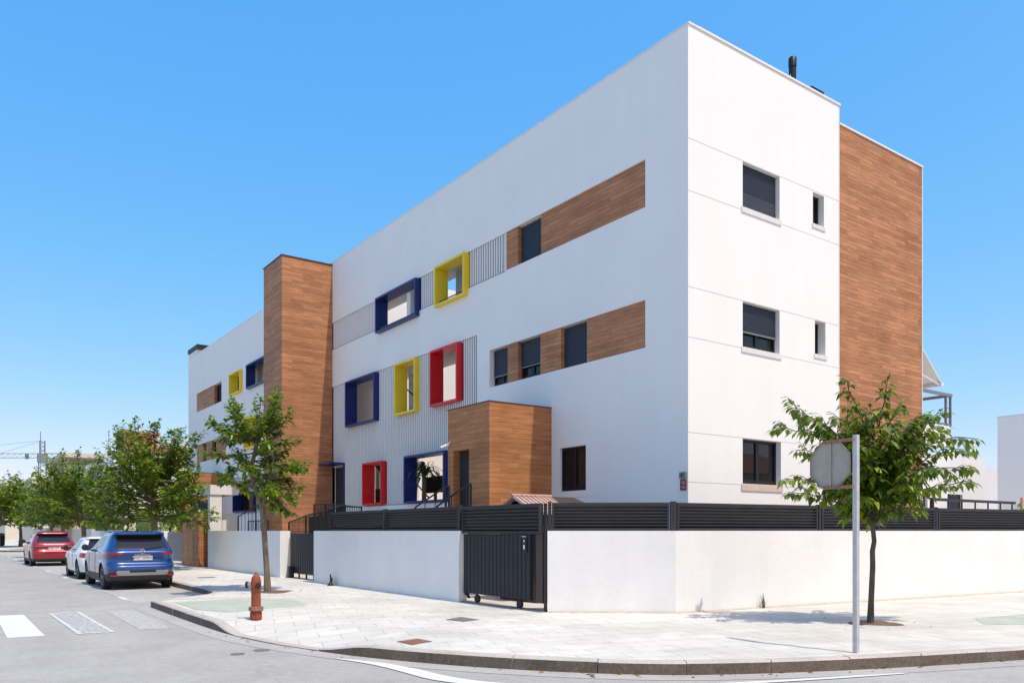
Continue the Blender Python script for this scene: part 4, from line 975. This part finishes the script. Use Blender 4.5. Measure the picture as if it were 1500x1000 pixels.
def car(name, label, x, y, keys, zlev, regions, mats, axles, wheel_r, half, extras):
    """body = stack of rounded plan outlines; local x across, y forward from the rear bumper"""
    g = thing(name, label, 'car', (x, y, 0), 0, 'cars parked along the kerb')
    NR, NS, ex = 22, 44, 7.5
    per = [(-1 + 2 * i / NR, -1) for i in range(NR)] + [(1, -1 + 2 * i / NS) for i in range(NS)] + [(1 - 2 * i / NR, 1) for i in range(NR)] + [(-1, 1 - 2 * i / NS) for i in range(NS)]
    nrm = [((abs(a) ** ex + abs(c) ** ex) ** (1 / ex)) for a, c in per]
    vs = []; N = len(per)
    for z in zlev:
        yr, yf, w = hermite(keys, z)
        for (a, c), q in zip(per, nrm): vs.append((w * a / q, (yr + yf) / 2 + (yf - yr) / 2 * c / q, z))
    fs = []; mi = []
    for j in range(len(zlev) - 1):
        zc = (zlev[j] + zlev[j + 1]) / 2
        for i in range(N):
            k = (i + 1) % N; fs.append((j * N + i, j * N + k, (j + 1) * N + k, (j + 1) * N + i))
            a = (per[i][0] + per[k][0]) / 2; c = (per[i][1] + per[k][1]) / 2
            yc = (vs[j * N + i][1] + vs[j * N + k][1]) / 2
            side = 'rear' if c <= -.999 else ('front' if c >= .999 else 'side'); mi.append(regions(side, a, c, yc, zc))
    fs.append(tuple(range(N - 1, -1, -1))); mi.append(1); t = len(zlev) - 1
    fs.append(tuple(t * N + i for i in range(N))); mi.append(0)
    me = bpy.data.meshes.new('body'); me.from_pydata(vs, [], fs)
    for m_ in mats: me.materials.append(m_)
    me.polygons.foreach_set('material_index', mi); me.update()
    bo = bpy.data.objects.new('tmp', me); COL.objects.link(bo)
    cut = MB()
    for ya in axles:
        for s in (-1, 1): cut.lathe([(wheel_r + .055, 0), (wheel_r + .055, .34)], (s * (half - .3), ya, wheel_r), (s, 0, 0), 28)
    co = cut.build('tmp_cut', mats, weld=True); co.data.polygons.foreach_set('material_index', [1] * len(co.data.polygons))
    md = bo.modifiers.new('b', 'BOOLEAN'); md.operation = 'DIFFERENCE'; md.object = co; md.solver = 'EXACT'
    dg = bpy.context.evaluated_depsgraph_get(); ev = bpy.data.meshes.new_from_object(bo.evaluated_get(dg))
    bpy.data.objects.remove(bo); bpy.data.objects.remove(co)
    names = {0: 'body', 1: 'cladding', 2: 'window_glass', 3: 'tail_light', 4: 'skid_plate', 5: 'trim'}
    for k, nm in names.items():
        if k >= len(mats): continue
        # glass and lamps split into their separate pieces
        b = bmesh.new(); b.from_mesh(ev); bmesh.ops.delete(b, geom=[f for f in b.faces if f.material_index != k], context='FACES')
        if not b.faces: b.free(); continue
        b.faces.ensure_lookup_table(); groups = []
        if k in (2, 3):
            seen = set()
            for f in b.faces:
                if f.index in seen: continue
                st = [f]; isl = []; seen.add(f.index)
                while st:
                    q = st.pop(); isl.append(q.index)
                    for e in q.edges:
                        for h in e.link_faces:
                            if h.index not in seen: seen.add(h.index); st.append(h)
                groups.append(set(isl))
        else: groups = [set(f.index for f in b.faces)]
        for gi in groups:
            b2 = b.copy(); b2.faces.ensure_lookup_table(); bmesh.ops.delete(b2, geom=[f for f in b2.faces if f.index not in gi], context='FACES')
            m2 = bpy.data.meshes.new(nm); 
            for f in b2.faces: f.material_index = 0; f.smooth = True
            b2.to_mesh(m2); b2.free(); m2.materials.append(mats[k]); m2.set_sharp_from_angle(angle=R(40))
            nm2 = nm
            if k == 2:
                cy = sum(v.co.y for v in m2.vertices) / len(m2.vertices); cx = sum(v.co.x for v in m2.vertices) / len(m2.vertices)
                nm2 = 'side_window' if abs(cx) > .3 else ('rear_window' if cy < 1.6 else 'windscreen')
            o = bpy.data.objects.new(nm2, m2); COL.objects.link(o); o.parent = g
        b.free()
    # wheels
    for ya in axles:
        for s in (-1, 1):
            cx = s * (half - .135)
            w_ = MB().lathe([(wheel_r * .62, -.1), (wheel_r * .92, -.105), (wheel_r, -.08), (wheel_r, .08), (wheel_r * .92, .105), (wheel_r * .62, .1)], (cx, ya, wheel_r), (s, 0, 0), 28).build('wheel', MT['tyre'], g, smooth=True, local=True)
            m = MB().lathe([(wheel_r * .64, .02), (wheel_r * .64, .102), (wheel_r * .60, .102), (wheel_r * .58, .05)], (cx, ya, wheel_r), (s, 0, 0), 24)
            for k in range(5):
                t = 2 * math.pi * k / 5; dy, dz = math.cos(t), math.sin(t); px, pz = -dz, dy; R_ = wheel_r * .6
                v = [(cx + s * dpt, ya + dy * rr + px * ww, wheel_r + dz * rr + pz * ww) for dpt in (.06, .095) for rr, ww in ((.03, -.035), (.03, .035), (R_, .05), (R_, -.05))]
                m.add(v, [(0, 1, 2, 3), (4, 7, 6, 5), (0, 4, 5, 1), (1, 5, 6, 2), (2, 6, 7, 3), (3, 7, 4, 0)])
            m.lathe([(.05, .05), (.05, .105)], (cx, ya, wheel_r), (s, 0, 0), 12); m.build('rim', MT['rim'], w_, local=True)
            MB().lathe([(wheel_r * .56, .03), (wheel_r * .56, .04)], (cx, ya, wheel_r), (s, 0, 0), 20).build('brake_disc', MT['plastic'], w_, local=True)
    zb0, zt0 = keys[1][0] + .05, [k[0] for k in keys if k[3] > .82][-1]
    for ya in ((axles[0] + axles[1]) / 2 - .35, (axles[0] + axles[1]) / 2 + .75):
        for sg_ in (-1, 1):
            pts_ = []
            for q in range(9):
                z = zb0 + .1 + (zt0 - zb0 - .1) * q / 8; yr, yf, w_ = hermite(keys, z); c_ = (2 * ya - yr - yf) / (yf - yr)
                pts_.append((sg_ * w_ * (1 - abs(c_) ** ex) ** (1 / ex), ya, z))
            MB().tube(pts_, .006, 5).build('door_seam', MT['plastic'], g, local=True)
    for sg_ in (-1, 1):
        pts_ = []
        for q in range(9):
            z = zb0 + .38 + (zt0 - zb0 - .38) * q / 8; yr, yf, w_ = hermite(keys, z); a_ = .74
            pts_.append((sg_ * a_ * w_, (yr + yf) / 2 - (yf - yr) / 2 * (1 - a_ ** ex) ** (1 / ex) - .002, z))
        MB().tube(pts_, .005, 5).build('tailgate_seam', MT['plastic'], g, local=True)
    extras(g, lambda z: hermite(keys, z))
    return g
def mirror_(g, x, y, z, mat):
    for s in (-1, 1):
        o = MB().lathe([(.03, -.06), (.09, -.05), (.1, .0), (.085, .06), (.03, .09)], (s * (x + .1), y, z), (0, 1, 0), 14).build('mirror', mat, g, smooth=True, local=True)
        MB().tube([(s * (x - .06), y, z - .07), (s * (x + .06), y, z - .04)], .02, 6).build('mirror_arm', MT['plastic'], o, local=True)
def rear_kit(g, prof, zp, txt, w=.52, badge=True, letters=None, zl=None, roof=1.6, wiper=True, col=None, plate_w=None, tilt=0):
    yb = prof(zp)[0] - .018
    p = MB().box(-.26, yb, zp - .055, .26, yb + .012, zp + .055).build('number_plate', MT['plate'], g, local=True)
    text_mesh(txt, .098, MT['black'], p, Matrix.Translation((0, yb - .003, zp)) @ Matrix.Rotation(R(90), 4, 'X'), 'plate_lettering')
    MB().box(-.258, yb - .003, zp - .05, -.222, yb - .001, zp + .05).build('plate_band', MT['blue'], p, local=True)
    if badge:
        zb = zl + .105; yb2 = prof(zb)[0] - .03
        m = MB().lathe([(.058, 0), (.058, .014), (.044, .014), (.044, 0)], (0, yb2, zb), (0, 1, 0), 20).box(-.062, yb2 - .004, zb - .012, .062, yb2 + .01, zb + .012); m.build('badge', MT['chrome'], g, local=True)
    if letters:
        text_mesh(letters, .06, MT['chrome'], g, Matrix.Translation((0, prof(zl)[0] - .02, zl)) @ Matrix.Rotation(R(90), 4, 'X') @ Matrix.Scale(1.55, 4, (1, 0, 0)), 'badge_lettering', .004)
# blue SUV
kb = [(.20, .42, 4.05, .84), (.26, .16, 4.28, .885), (.36, .06, 4.37, .905), (.48, .015, 4.41, .915), (.60, .0, 4.42, .92), (.66, .015, 4.42, .922), (.70, .07, 4.42, .922), (.76, .115, 4.40, .918), (.84, .12, 4.36, .912), (.93, .10, 4.22, .915),
      (1.0, .075, 3.95, .915), (1.06, .10, 3.45, .90), (1.10, .15, 3.2, .875), (1.16, .2, 3.02, .845), (1.30, .34, 2.7, .785), (1.44, .48, 2.36, .72), (1.50, .50, 2.2, .69), (1.52, .36, 2.14, .68), (1.56, .36, 2.0, .66), (1.59, .44, 1.86, .60), (1.615, .68, 1.65, .46), (1.622, .95, 1.5, .25)]
zb_ = [.2, .23, .26, .3, .36, .40, .44, .48, .54, .6, .63, .66, .68, .7, .73, .76, .8, .84, .88, .93, .96, 1.0, 1.03, 1.06, 1.08, 1.1, 1.13, 1.16, 1.2, 1.25, 1.3, 1.35, 1.4, 1.44, 1.47, 1.5, 1.51, 1.52, 1.54, 1.56, 1.575, 1.59, 1.605, 1.615, 1.622]
def reg_blue(side, a, c, y, z):
    if z < .36: return 1
    if side == 'rear':
        if .40 < z < .54 and abs(a) < .74: return 4 if (abs(a) > .36 or z < .46) else 1
        if z < .48: return 1
        if .96 < z < 1.03 and abs(a) > .52: return 3
        if 1.13 < z < 1.5 and abs(a) < .86: return 2
        if 1.5 < z < 1.52: return 1
    if side == 'side':
        if z < .44: return 1
        if .96 < z < 1.06 and y < .36: return 3
        if 1.13 < z < 1.47 and ((y > 1.05 and y < 1.72) or (1.8 < y < 2.62 - (z - 1.13) * 1.2)): return 2
    if side == 'front' and 1.13 < z < 1.5 and abs(a) < .93: return 2
    if side == 'front' and .5 < z < .84 and abs(a) < .6: return 1
    return 0
def ex_blue(g, prof):
    rear_kit(g, prof, .87, 'LWG 12NNN', letters='QASHQAI', zl=.955)
    mirror_(g, .92, 2.95, 1.13, MT['plastic'])
    for s in (-1, 1): MB().tube([(s * .60, .8, 1.59), (s * .62, 1.1, 1.625), (s * .60, 2.0, 1.6)], .018, 6).build('roof_rail', MT['silver'], g, local=True)
    MB().tube([(.0, .8, 1.61), (0, .72, 1.68)], [.03, .006], 6).build('antenna', MT['black'], g, local=True)
    MB().tube([(.05, .14, 1.14), (.4, .17, 1.19), (.52, .18, 1.19)], .016, 6).build('wiper', MT['black'], g, local=True)
    MB().tube([(-.7, .02, .565), (.7, .02, .565)], .006, 6).build('bumper_seam', MT['black'], g, local=True)
    for s in (-1, 1): MB().box(s * .72 - .09, .03, .385, s * .72 + .09, .055, .43).build('reflector', MT['tail'], g, local=True)
    for s in (-1, 1):
        m = MB()
        for yy in (1.05, 1.9): m.box(s * .915 - .012, yy, 1.0, s * .915 + .012, yy + .2, 1.03)
        m.build('door_handle', MT['cblue'], g, local=True)
    MB().box(-.6, .5, .18, .6, 4.0, .24).build('underbody', MT['plastic'], g, local=True)
car('blue_car', 'blue sport utility car parked nearest the corner, seen from behind', 4.63, 23.72, kb, zb_, reg_blue, [MT['cblue'], MT['plastic'], MT['carglass'], MT['tail'], MT['silver']], (.87, 3.53), .345, .92, ex_blue)
# white hatchback
kw = [(.18, .3, 3.9, .80), (.26, .08, 4.15, .86), (.40, .02, 4.25, .88), (.55, .0, 4.27, .89), (.68, .03, 4.25, .89), (.78, .06, 4.15, .885), (.86, .07, 3.9, .88), (.92, .1, 3.5, .86), (.97, .16, 3.25, .83), (1.05, .25, 3.0, .79), (1.2, .42, 2.6, .72), (1.33, .58, 2.2, .65), (1.36, .50, 2.1, .63), (1.41, .58, 1.85, .56), (1.44, .9, 1.6, .40), (1.45, 1.1, 1.5, .2)]
zw = [.18, .22, .26, .32, .4, .47, .55, .6, .64, .68, .73, .78, .82, .86, .89, .92, .95, .97, 1.0, 1.05, 1.1, 1.15, 1.2, 1.25, 1.3, 1.33, 1.345, 1.36, 1.385, 1.41, 1.43, 1.44, 1.45]
def reg_white(side, a, c, y, z):
    if z < .26: return 1
    if side == 'rear':
        if z < .40 and abs(a) < .7: return 1
        if .73 < z < .89 and abs(a) > .55: return 3
        if .97 < z < 1.33 and abs(a) < .85: return 2
    if side == 'side':
        if .73 < z < .89 and y < .38: return 3
        if .97 < z < 1.33 and ((1.0 < y < 1.75) or (1.83 < y < 2.95 - (z - .97) * 1.9)): return 2
    if side == 'front' and .97 < z < 1.33 and abs(a) < .92: return 2
    return 0
def ex_white(g, prof):
    rear_kit(g, prof, .60, '4718 KHB', badge=True, zl=.74)
    mirror_(g, .87, 2.75, 1.02, MT['black'])
    for s in (-1, 1):
        MB().box(s * .885 - .012, 1.05, .86, s * .885 + .012, 1.24, .885).build('door_handle', MT['cwhite'], g, local=True)
    MB().box(-.6, .5, .15, .6, 3.8, .2).build('underbody', MT['plastic'], g, local=True)
car('white_car', 'white hatchback car parked between the blue car and the red car', 4.72, 29.45, kw, zw, reg_white, [MT['cwhite'], MT['plastic'], MT['carglass'], MT['tail']], (.8, 3.4), .32, .89, ex_white)
# red SUV
kr = [(.2, .32, 4.2, .85), (.28, .1, 4.4, .89), (.42, .03, 4.5, .91), (.58, .0, 4.52, .92), (.70, .02, 4.5, .92), (.74, .07, 4.48, .92), (.82, .09, 4.42, .915), (.92, .06, 4.2, .915), (.98, .08, 4.0, .91), (1.04, .12, 3.5, .89), (1.1, .19, 3.2, .86), (1.3, .42, 2.75, .77), (1.46, .60, 2.3, .69), (1.49, .46, 2.2, .67), (1.54, .5, 2.0, .64), (1.6, .75, 1.75, .5), (1.615, 1.0, 1.6, .25)]
zr_ = [.2, .24, .28, .35, .42, .5, .58, .64, .7, .72, .74, .78, .82, .87, .92, .95, .98, 1.01, 1.04, 1.07, 1.1, 1.15, 1.2, 1.25, 1.3, 1.35, 1.4, 1.43, 1.46, 1.475, 1.49, 1.515, 1.54, 1.57, 1.6, 1.615]
def reg_red(side, a, c, y, z):
    if z < .35: return 1
    if side == 'rear':
        if .92 < z < 1.01 and abs(a) > .45: return 3
        if 1.1 < z < 1.46 and abs(a) < .86: return 2
    if side == 'side':
        if .92 < z < 1.01 and y < .4: return 3
        if 1.1 < z < 1.43 and ((1.1 < y < 1.75) or (1.83 < y < 2.95 - (z - 1.1) * 1.2)): return 2
    if side == 'front' and 1.1 < z < 1.46 and abs(a) < .92: return 2
    return 0
def ex_red(g, prof):
    rear_kit(g, prof, .82, '2096 LMT', badge=True, zl=.95)
    mirror_(g, .9, 2.9, 1.12, MT['black'])
    MB().box(-.75, prof(.92)[0] - .012, .905, .75, prof(.92)[0] + .03, .925).build('chrome_strip', MT['chrome'], g, local=True)
    MB().box(-.6, .5, .18, .6, 4.0, .24).build('underbody', MT['plastic'], g, local=True)
car('red_car', 'dark red sport utility car parked farthest along the kerb', 4.42, 41.9, kr, zr_, reg_red, [MT['cred'], MT['plastic'], MT['carglass'], MT['tail']], (.9, 3.6), .35, .92, ex_red)

# ------------------------------------------------------------------ neighbours on the right
def house(name, label, parts, loc):
    g = thing(name, label, 'house', loc)
    for nm, m, mt in parts: m.build(nm, mt, g)
    return g
house('white_house', 'low white house with dark sliding doors beyond the terrace railing at the right', [
    ('wall', MB().wally(20.0, 20.25, 33, 45.9, .1, 5.5, [(38.2, 39.8, 1.6, 3.5), (41.8, 43.4, 1.6, 3.5)]).wallx(45.65, 45.9, 20.25, 27, .1, 5.5), MT['stucco']),
    ('sliding_door', MB().box(38.2, 20.12, 1.6, 39.8, 20.18, 3.5), MT['glass']), ('sliding_door', MB().box(41.8, 20.12, 1.6, 43.4, 20.18, 3.5), MT['glass']),
    ('rear_wall', MB().wally(23.0, 23.25, 45.95, 56, .1, 5.6, [(50.1, 51.3, 2.3, 3.8)]), MT['palegrey']), ('window', MB().box(50.1, 23.12, 2.3, 51.3, 23.2, 3.8), MT['glass']),
    ('roof', MB().box(33.1, 20.25, 5.0, 45.6, 27, 5.15), MT['pale_in'])], (40, 22, ZP))
house('grey_house', 'tall pale house with a blank shaded wall at the right edge', [
    ('wall', MB().box(41, 5, .1, 50, 17.3, 7.0), MT['stucco']), ('coping', MB().box(40.97, 4.97, 7.002, 50, 17.33, 7.05), MT['coping'])], (45, 11, ZP))
tr_ = thing('terrace', 'raised terrace with a dark flat railing behind the fence at the right', 'terrace', (29, 13.5, ZP))
MB().box(24.6, 12.9, .1, 33, 19.9, 1.55).build('terrace_base', MT['palegrey'], tr_)
m = MB().box(26.3, 13.0, 2.60, 32.3, 13.12, 2.69)
for k in range(7): m.box(26.35 + k * .96, 13.04, 1.55, 26.39 + k * .96, 13.08, 2.6)
m.box(26.2, 13.0, 1.55, 26.29, 13.1, 2.7); m.build('railing', MT['louvre'], tr_)
bp_ = thing('yucca_plant', 'small bushy plant beyond the end of the dark terrace railing', 'plant', (32.9, 13.0, 1.55))
m = MB(); rg = random.Random(9)
for i in range(160):
    v = Vector((rg.gauss(0, 1), rg.gauss(0, 1), abs(rg.gauss(0, 1)))).normalized(); leaf(m, Vector((32.9, 13.0, 2.15)) + v * rg.uniform(.05, .4), v, .2, .07)
m.build('foliage', MT['leaf'], bp_)
MB().tube([(32.9, 13.0, 1.55), (32.9, 13.0, 2.3)], [.05, .04], 6).tube([(32.75, 13.0, 2.2), (32.8, 13.0, 2.85)], .05, 6).build('stem', MT['tile'], bp_)

# ------------------------------------------------------------------ background on the left
def gable(m, x0, y0, x1, y1, z, h):   # hipped roof
    cx0, cx1 = x0 + min(x1 - x0, y1 - y0) * .45, x1 - min(x1 - x0, y1 - y0) * .45; cy = (y0 + y1) / 2
    m.add([(x0, y0, z), (x1, y0, z), (x1, y1, z), (x0, y1, z), (cx0, cy, z + h), (cx1, cy, z + h)], [(0, 1, 5, 4), (1, 2, 5), (2, 3, 4, 5), (3, 0, 4), (3, 2, 1, 0)])
    return m
g = thing('terracotta_house', 'cream house with terracotta upper floor and balustrade behind the trees at the left', 'house', (12, 66, ZP))
MB().wallx(10.5, 10.8, 64, 80, .1, 6.2, [(65.5, 67, 1.2, 3.4), (70, 71.5, 1.2, 3.4), (74, 75.5, 1.2, 3.4)]).wally(64, 64.3, 10.8, 22, .1, 6.2, [(12, 13.5, 1.2, 3.3), (15.5, 17, 1.2, 3.3)]).box(10.9, 64.4, 6.0, 22, 80, 6.18).build('wall', MT['cream'], g)
m = MB().box(10.9, 64.42, .1, 21, 79, 5.9); m.build('interior', MT['dark_in'], g)
MB().box(10.4, 63.9, 6.2, 22.1, 80.1, 6.45).build('cornice', MT['white'], g)
m = MB()
for k in range(36): m.lathe([(.05, 0), (.09, .15), (.05, .45), (.05, .6)], (10.6, 64 + k * .45, 6.45), n=8)
for k in range(24): m.lathe([(.05, 0), (.09, .15), (.05, .45), (.05, .6)], (10.6 + k * .48, 64.05, 6.45), n=8)
m.box(10.45, 63.95, 7.05, 10.75, 80, 7.2); m.box(10.76, 63.95, 7.05, 22, 64.25, 7.2); m.build('balustrade', MT['white'], g)
m = MB().wallx(13, 13.3, 68, 79, 6.2, 8.2, [(71, 73.5, 6.9, 7.9)]).wally(68, 68.3, 13.3, 22, 6.2, 8.2, [(14.2, 15.4, 7, 7.9)]).box(13.4, 68.4, 6.3, 22, 79, 8.1); m.build('upper_floor', MT['tile'], g)
MB().box(13.0, 74, 8.2, 15.6, 78, 9.9).build('roof_tower', MT['tile'], g); MB().box(12.8, 73.8, 9.902, 15.8, 78.2, 10.1).build('tower_roof', MT['tile'], g)
MB().box(12.95, 74.5, 8.6, 12.99, 77, 9.6).build('opening', MT['dark_in'], g)
MB().box(12.8, 67.8, 8.202, 22, 73.7, 8.4).build('tiled_roof', MT['tile'], g)
m = MB().box(12.5, 78.6, 6.2, 12.54, 78.64, 10.6).box(12.5, 78.1, 10.4, 12.54, 79.1, 10.43).box(12.5, 78.2, 10.1, 12.54, 79.0, 10.13).build('aerial', MT['crane'], g)
m = MB().tube([(17, 70.5, 8.3), (17.1, 70.6, 10.6)], .02, 5).tube([(16.7, 70.6, 10.2), (17.5, 70.6, 10.4)], .02, 5).build('aerial', MT['crane'], g)
g = thing('cream_house', 'cream house with open upper columns right of the crane', 'house', (10.5, 90, ZP))
MB().box(9.8, 86, .1, 20, 98, 6.4).build('wall', MT['cream'], g)
m = MB()
for y in (86.2, 89, 92, 95, 97.6): m.box(9.9, y, 6.4, 10.3, y + .35, 8.6)
m.build('column', MT['cream'], g)
MB().box(9.6, 85.7, 8.6, 20, 98.3, 9.0).build('roof', MT['cream'], g); MB().box(13, 88, 6.4, 19.5, 97, 8.5).build('inner_block', MT['palegrey'], g)
m = MB()
for k in range(4): m.box(9.76, 87 + k * 2.6, 1.4, 9.795, 88.4 + k * 2.6, 3.4)
m.build('window', MT['dark_in'], g)
def low_house(label, x0, y0, x1, y1, h, mat, roof=None, antenna=None):
    g = thing('distant_house', label, 'house', (x0, y0, ZP))
    MB().box(x0, y0, .1, x1, y1, h).build('wall', mat, g)
    m = MB()
    for k in range(4):
        yy = y0 + (y1 - y0) * (k + .3) / 4; m.box(x0 - .03, yy, h * .55, x0 - .002, yy + 1.2, h * .8)
        xx = x0 + (x1 - x0) * (k + .3) / 4; m.box(xx, y0 - .03, h * .55, xx + 1.2, y0 - .002, h * .8)
    m.build('window', MT['dark_in'], g)
    if roof: m = MB(); gable(m, x0 - .4, y0 - .4, x1 + .4, y1 + .4, h + .002, roof); m.build('roof', MT['tile'], g)
    else: MB().box(x0 - .1, y0 - .1, h + .002, x1 + .1, y1 + .1, h + .3).build('parapet', mat, g)
    if antenna: MB().tube([(x0 + 1, y0 + 1, h), (x0 + 1, y0 + 1, h + antenna)], .05, 5).build('mast', MT['crane'], g)
low_house('pale flat roofed house with a tall mast far down the street', 10, 118, 22, 132, 8.2, MT['cream'], None, 6.2)
low_house('cream flat roofed house far down the street behind the round trees', 9, 150, 24, 168, 9.3, MT['cream'])
low_house('far white house with a tiled roof at the left edge of the view', -2, 190, 14, 205, 10.4, MT['white'], 2.0)
low_house('cream house closing the view at the far end of the street', 16, 175, 34, 190, 10.2, MT['cream'], 1.8)
# walls beyond the parked cars
tag(MB().box(8.9, 72, .1, 9.15, 84, 2.3).build('garden_wall', MT['tan']), 'tan garden wall behind the red car', 'wall')
tag(MB().box(9.0, 84.2, .1, 9.3, 120, 1.9).build('garden_wall', MT['cream']), 'far cream garden wall beyond the tan wall', 'wall')
tag(MB().box(8.8, 62.2, .1, 9.05, 71.8, 1.75).build('garden_wall', M('rough_stone', (.5, .46, .42), .9, var=.25, vscale=2.5, bump=.8, bscale=8)), 'low rough stone wall between the white wall and the tan wall', 'wall')
def hedge(label, x0, x1, y0, y1, z0, z1, n, seed, s=.16):
    rg = random.Random(seed); m = MB()
    for i in range(n):
        p = Vector((rg.uniform(x0, x1), rg.uniform(y0, y1), rg.uniform(z0, z1) + .15 * math.sin(i))); v = Vector((rg.uniform(-1, 1), rg.uniform(-1, 1), rg.uniform(-.3, 1)))
        leaf(m, p, v, s, s * .5)
    g = thing('garden_hedge', label, 'hedge', ((x0 + x1) / 2, (y0 + y1) / 2, z0)); m.build('foliage', MT['leaf'], g)
    m = MB()
    for k in range(6):
        yy = y0 + (y1 - y0) * (k + .5) / 6; m.tube([((x0 + x1) / 2, yy, .1), ((x0 + x1) / 2, yy, z1 - .2)], .03, 5)
    m.build('stem', MT['bark'], g)
hedge('green garden hedge rising behind the low white wall', 9.2, 10.2, 40.5, 52, 1.3, 2.5, 2600, 31)
hedge('dark hedge behind the stone wall and the red car', 9.3, 10.6, 60, 72, 1.4, 3.0, 2200, 32, .2)
tag(MB().box(9.1, 52.5, 1.65, 9.16, 61, 2.3).build('mesh_fence', MT['louvre']), 'dark fence on the low white wall behind the white car', 'fence')
# street bin at far left
bn = thing('litter_bin', 'black litter bin on the far pavement at the left edge', 'bin', (5.2, 92.5, ZP))
MB().lathe([(.25, 0), (.32, .1), (.34, .95), (.3, 1.05)], (5.2, 92.5, ZP), n=16).build('bin_body', MT['black'], bn); MB().lathe([(.35, 1.06), (.36, 1.12), (.2, 1.25)], (5.2, 92.5, ZP), n=16).build('lid', MT['black'], bn)
# tower crane
cr = thing('tower_crane', 'grey tower crane with a long lattice jib above the left rooftops', 'crane', (16.4, 175, 0))
def lattice(m, a, c, w, n, r=.06, dirs=None):
    a = Vector(a); c = Vector(c); t = (c - a).normalized(); p = t.cross(Vector((1, 0, 0)) if abs(t.x) < .7 else Vector((0, 0, 1))).normalized(); q = t.cross(p)
    cs = [(p + q) * w / 2, (p - q) * w / 2, (-p - q) * w / 2, (q - p) * w / 2]
    for o in cs: m.tube([a + o, c + o], r, 4)
    for k in range(n):
        u, v = a.lerp(c, k / n), a.lerp(c, (k + 1) / n)
        for i in range(4): m.tube([u + cs[i], v + cs[(i + 1) % 4]], r * .7, 4)
cxy = Vector((16.2, 172)); H = 15.4
m = MB(); lattice(m, (cxy.x, cxy.y, 0), (cxy.x, cxy.y, H), 1.2, 14, .07); m.build('mast', MT['crane'], cr)
m = MB(); lattice(m, (cxy.x, cxy.y, H), (cxy.x, cxy.y, H + 3.0), .8, 4, .1); m.box(cxy.x - .8, cxy.y - .8, H - 1.0, cxy.x + .8, cxy.y + .8, H + .6); m.build('cab_tower', MT['crane'], cr)
jd = (-RX); e1 = Vector((cxy.x, cxy.y, H + .2)) + jd * 30
m = MB(); lattice(m, (cxy.x, cxy.y, H + .2), e1, .8, 26, .03); m.build('jib', MT['crane'], cr)
top = Vector((cxy.x, cxy.y, H + 3.0))
m = MB().tube([top, Vector((cxy.x, cxy.y, H + .6)) + jd * 8], .03, 4).tube([top, Vector((cxy.x, cxy.y, H + .6)) + jd * 24], .03, 4); m.build('stay_cable', MT['crane'], cr)
m = MB(); p = Vector((cxy.x, cxy.y, H - .1)) + jd * 2.9; m.box(p.x - .3, p.y - .3, p.z - .3, p.x + .3, p.y + .3, p.z + .6); m.build('trolley', MT['crane'], cr)
lattice_cw = MB(); lattice(lattice_cw, (cxy.x, cxy.y, H + .2), Vector((cxy.x, cxy.y, H + .2)) - jd * 6, .8, 5, .05); lattice_cw.build('counter_jib', MT['crane'], cr)
# house across the side street, seen mirrored in the window glass
g = thing('tiled_house', 'cream house with a hipped tile roof across the side street', 'house', (54, -20, ZP))
MB().wally(-16.3, -16, 44, 64, .1, 5.9, [(47, 48.5, 1, 3), (52, 53.2, .15, 2.4), (57, 58.5, 1, 3)]).wallx(44, 44.3, -28, -16.3, .1, 5.9).box(44.4, -28, .1, 63.6, -16.7, 5.7).build('wall', MT['cream'], g)
m = MB(); gable(m, 43.4, -28.6, 64.6, -15.4, 5.92, 2.4); m.build('tiled_roof', MT['tile'], g)
MB().box(47, -24, 7.0, 47.8, -23.2, 9.2).build('chimney', MT['cream'], g)

# ------------------------------------------------------------------ light, sky, camera
az, el = R(171.3), R(63.5)
w = bpy.data.worlds.new('World'); SC.world = w; w.use_nodes = True
n_ = w.node_tree.nodes; sk = n_.new('ShaderNodeTexSky'); sk.sky_type = 'NISHITA'; sk.sun_disc = False
sk.sun_elevation = el; sk.sun_rotation = az; sk.air_density = .6; sk.dust_density = 1.1; sk.ozone_density = 4.; sk.altitude = 20
sx = n_.new('ShaderNodeSeparateColor'); cx_ = n_.new('ShaderNodeCombineColor'); w.node_tree.links.new(sk.outputs[0], sx.inputs[0])
for k, (gam, amp) in enumerate(((1.335, .96), (.56, 1.86), (.10, 4.0))):     # clear Mediterranean sky: deep blue, soft pale horizon
    pw = n_.new('ShaderNodeMath'); pw.operation = 'POWER'; pw.inputs[1].default_value = gam
    ml_ = n_.new('ShaderNodeMath'); ml_.operation = 'MULTIPLY'; ml_.inputs[1].default_value = amp
    w.node_tree.links.new(sx.outputs[k], pw.inputs[0]); w.node_tree.links.new(pw.outputs[0], ml_.inputs[0]); w.node_tree.links.new(ml_.outputs[0], cx_.inputs[k])
w.node_tree.links.new(cx_.outputs[0], n_['Background'].inputs[0]); n_['Background'].inputs[1].default_value = .15
ld = bpy.data.lights.new('Sun', 'SUN'); ld.energy = 2.5; ld.angle = R(.5); ld.color = (1, .985, .845)
lo = bpy.data.objects.new('Sun', ld); COL.objects.link(lo); lo.location = (0, 0, 40)
sd = Vector((math.sin(az) * math.cos(el), math.cos(az) * math.cos(el), math.sin(el))); lo.rotation_euler = (-sd).to_track_quat('-Z', 'Y').to_euler()
cd = bpy.data.cameras.new('Camera'); co = bpy.data.objects.new('Camera', cd); COL.objects.link(co)
co.location = (0, 0, 1.62); co.rotation_euler = (R(90), 0, R(-35.83)); cd.sensor_width = 36; cd.lens = 36 * 1170 / 1500
cd.shift_y = 277 / 1500; cd.clip_end = 6000; cd.clip_start = .05
SC.camera = co
SC.view_settings.view_transform = 'Standard'; SC.view_settings.look = 'None'; SC.view_settings.exposure = .55; SC.view_settings.gamma = 1
SC.cycles.max_bounces = 6
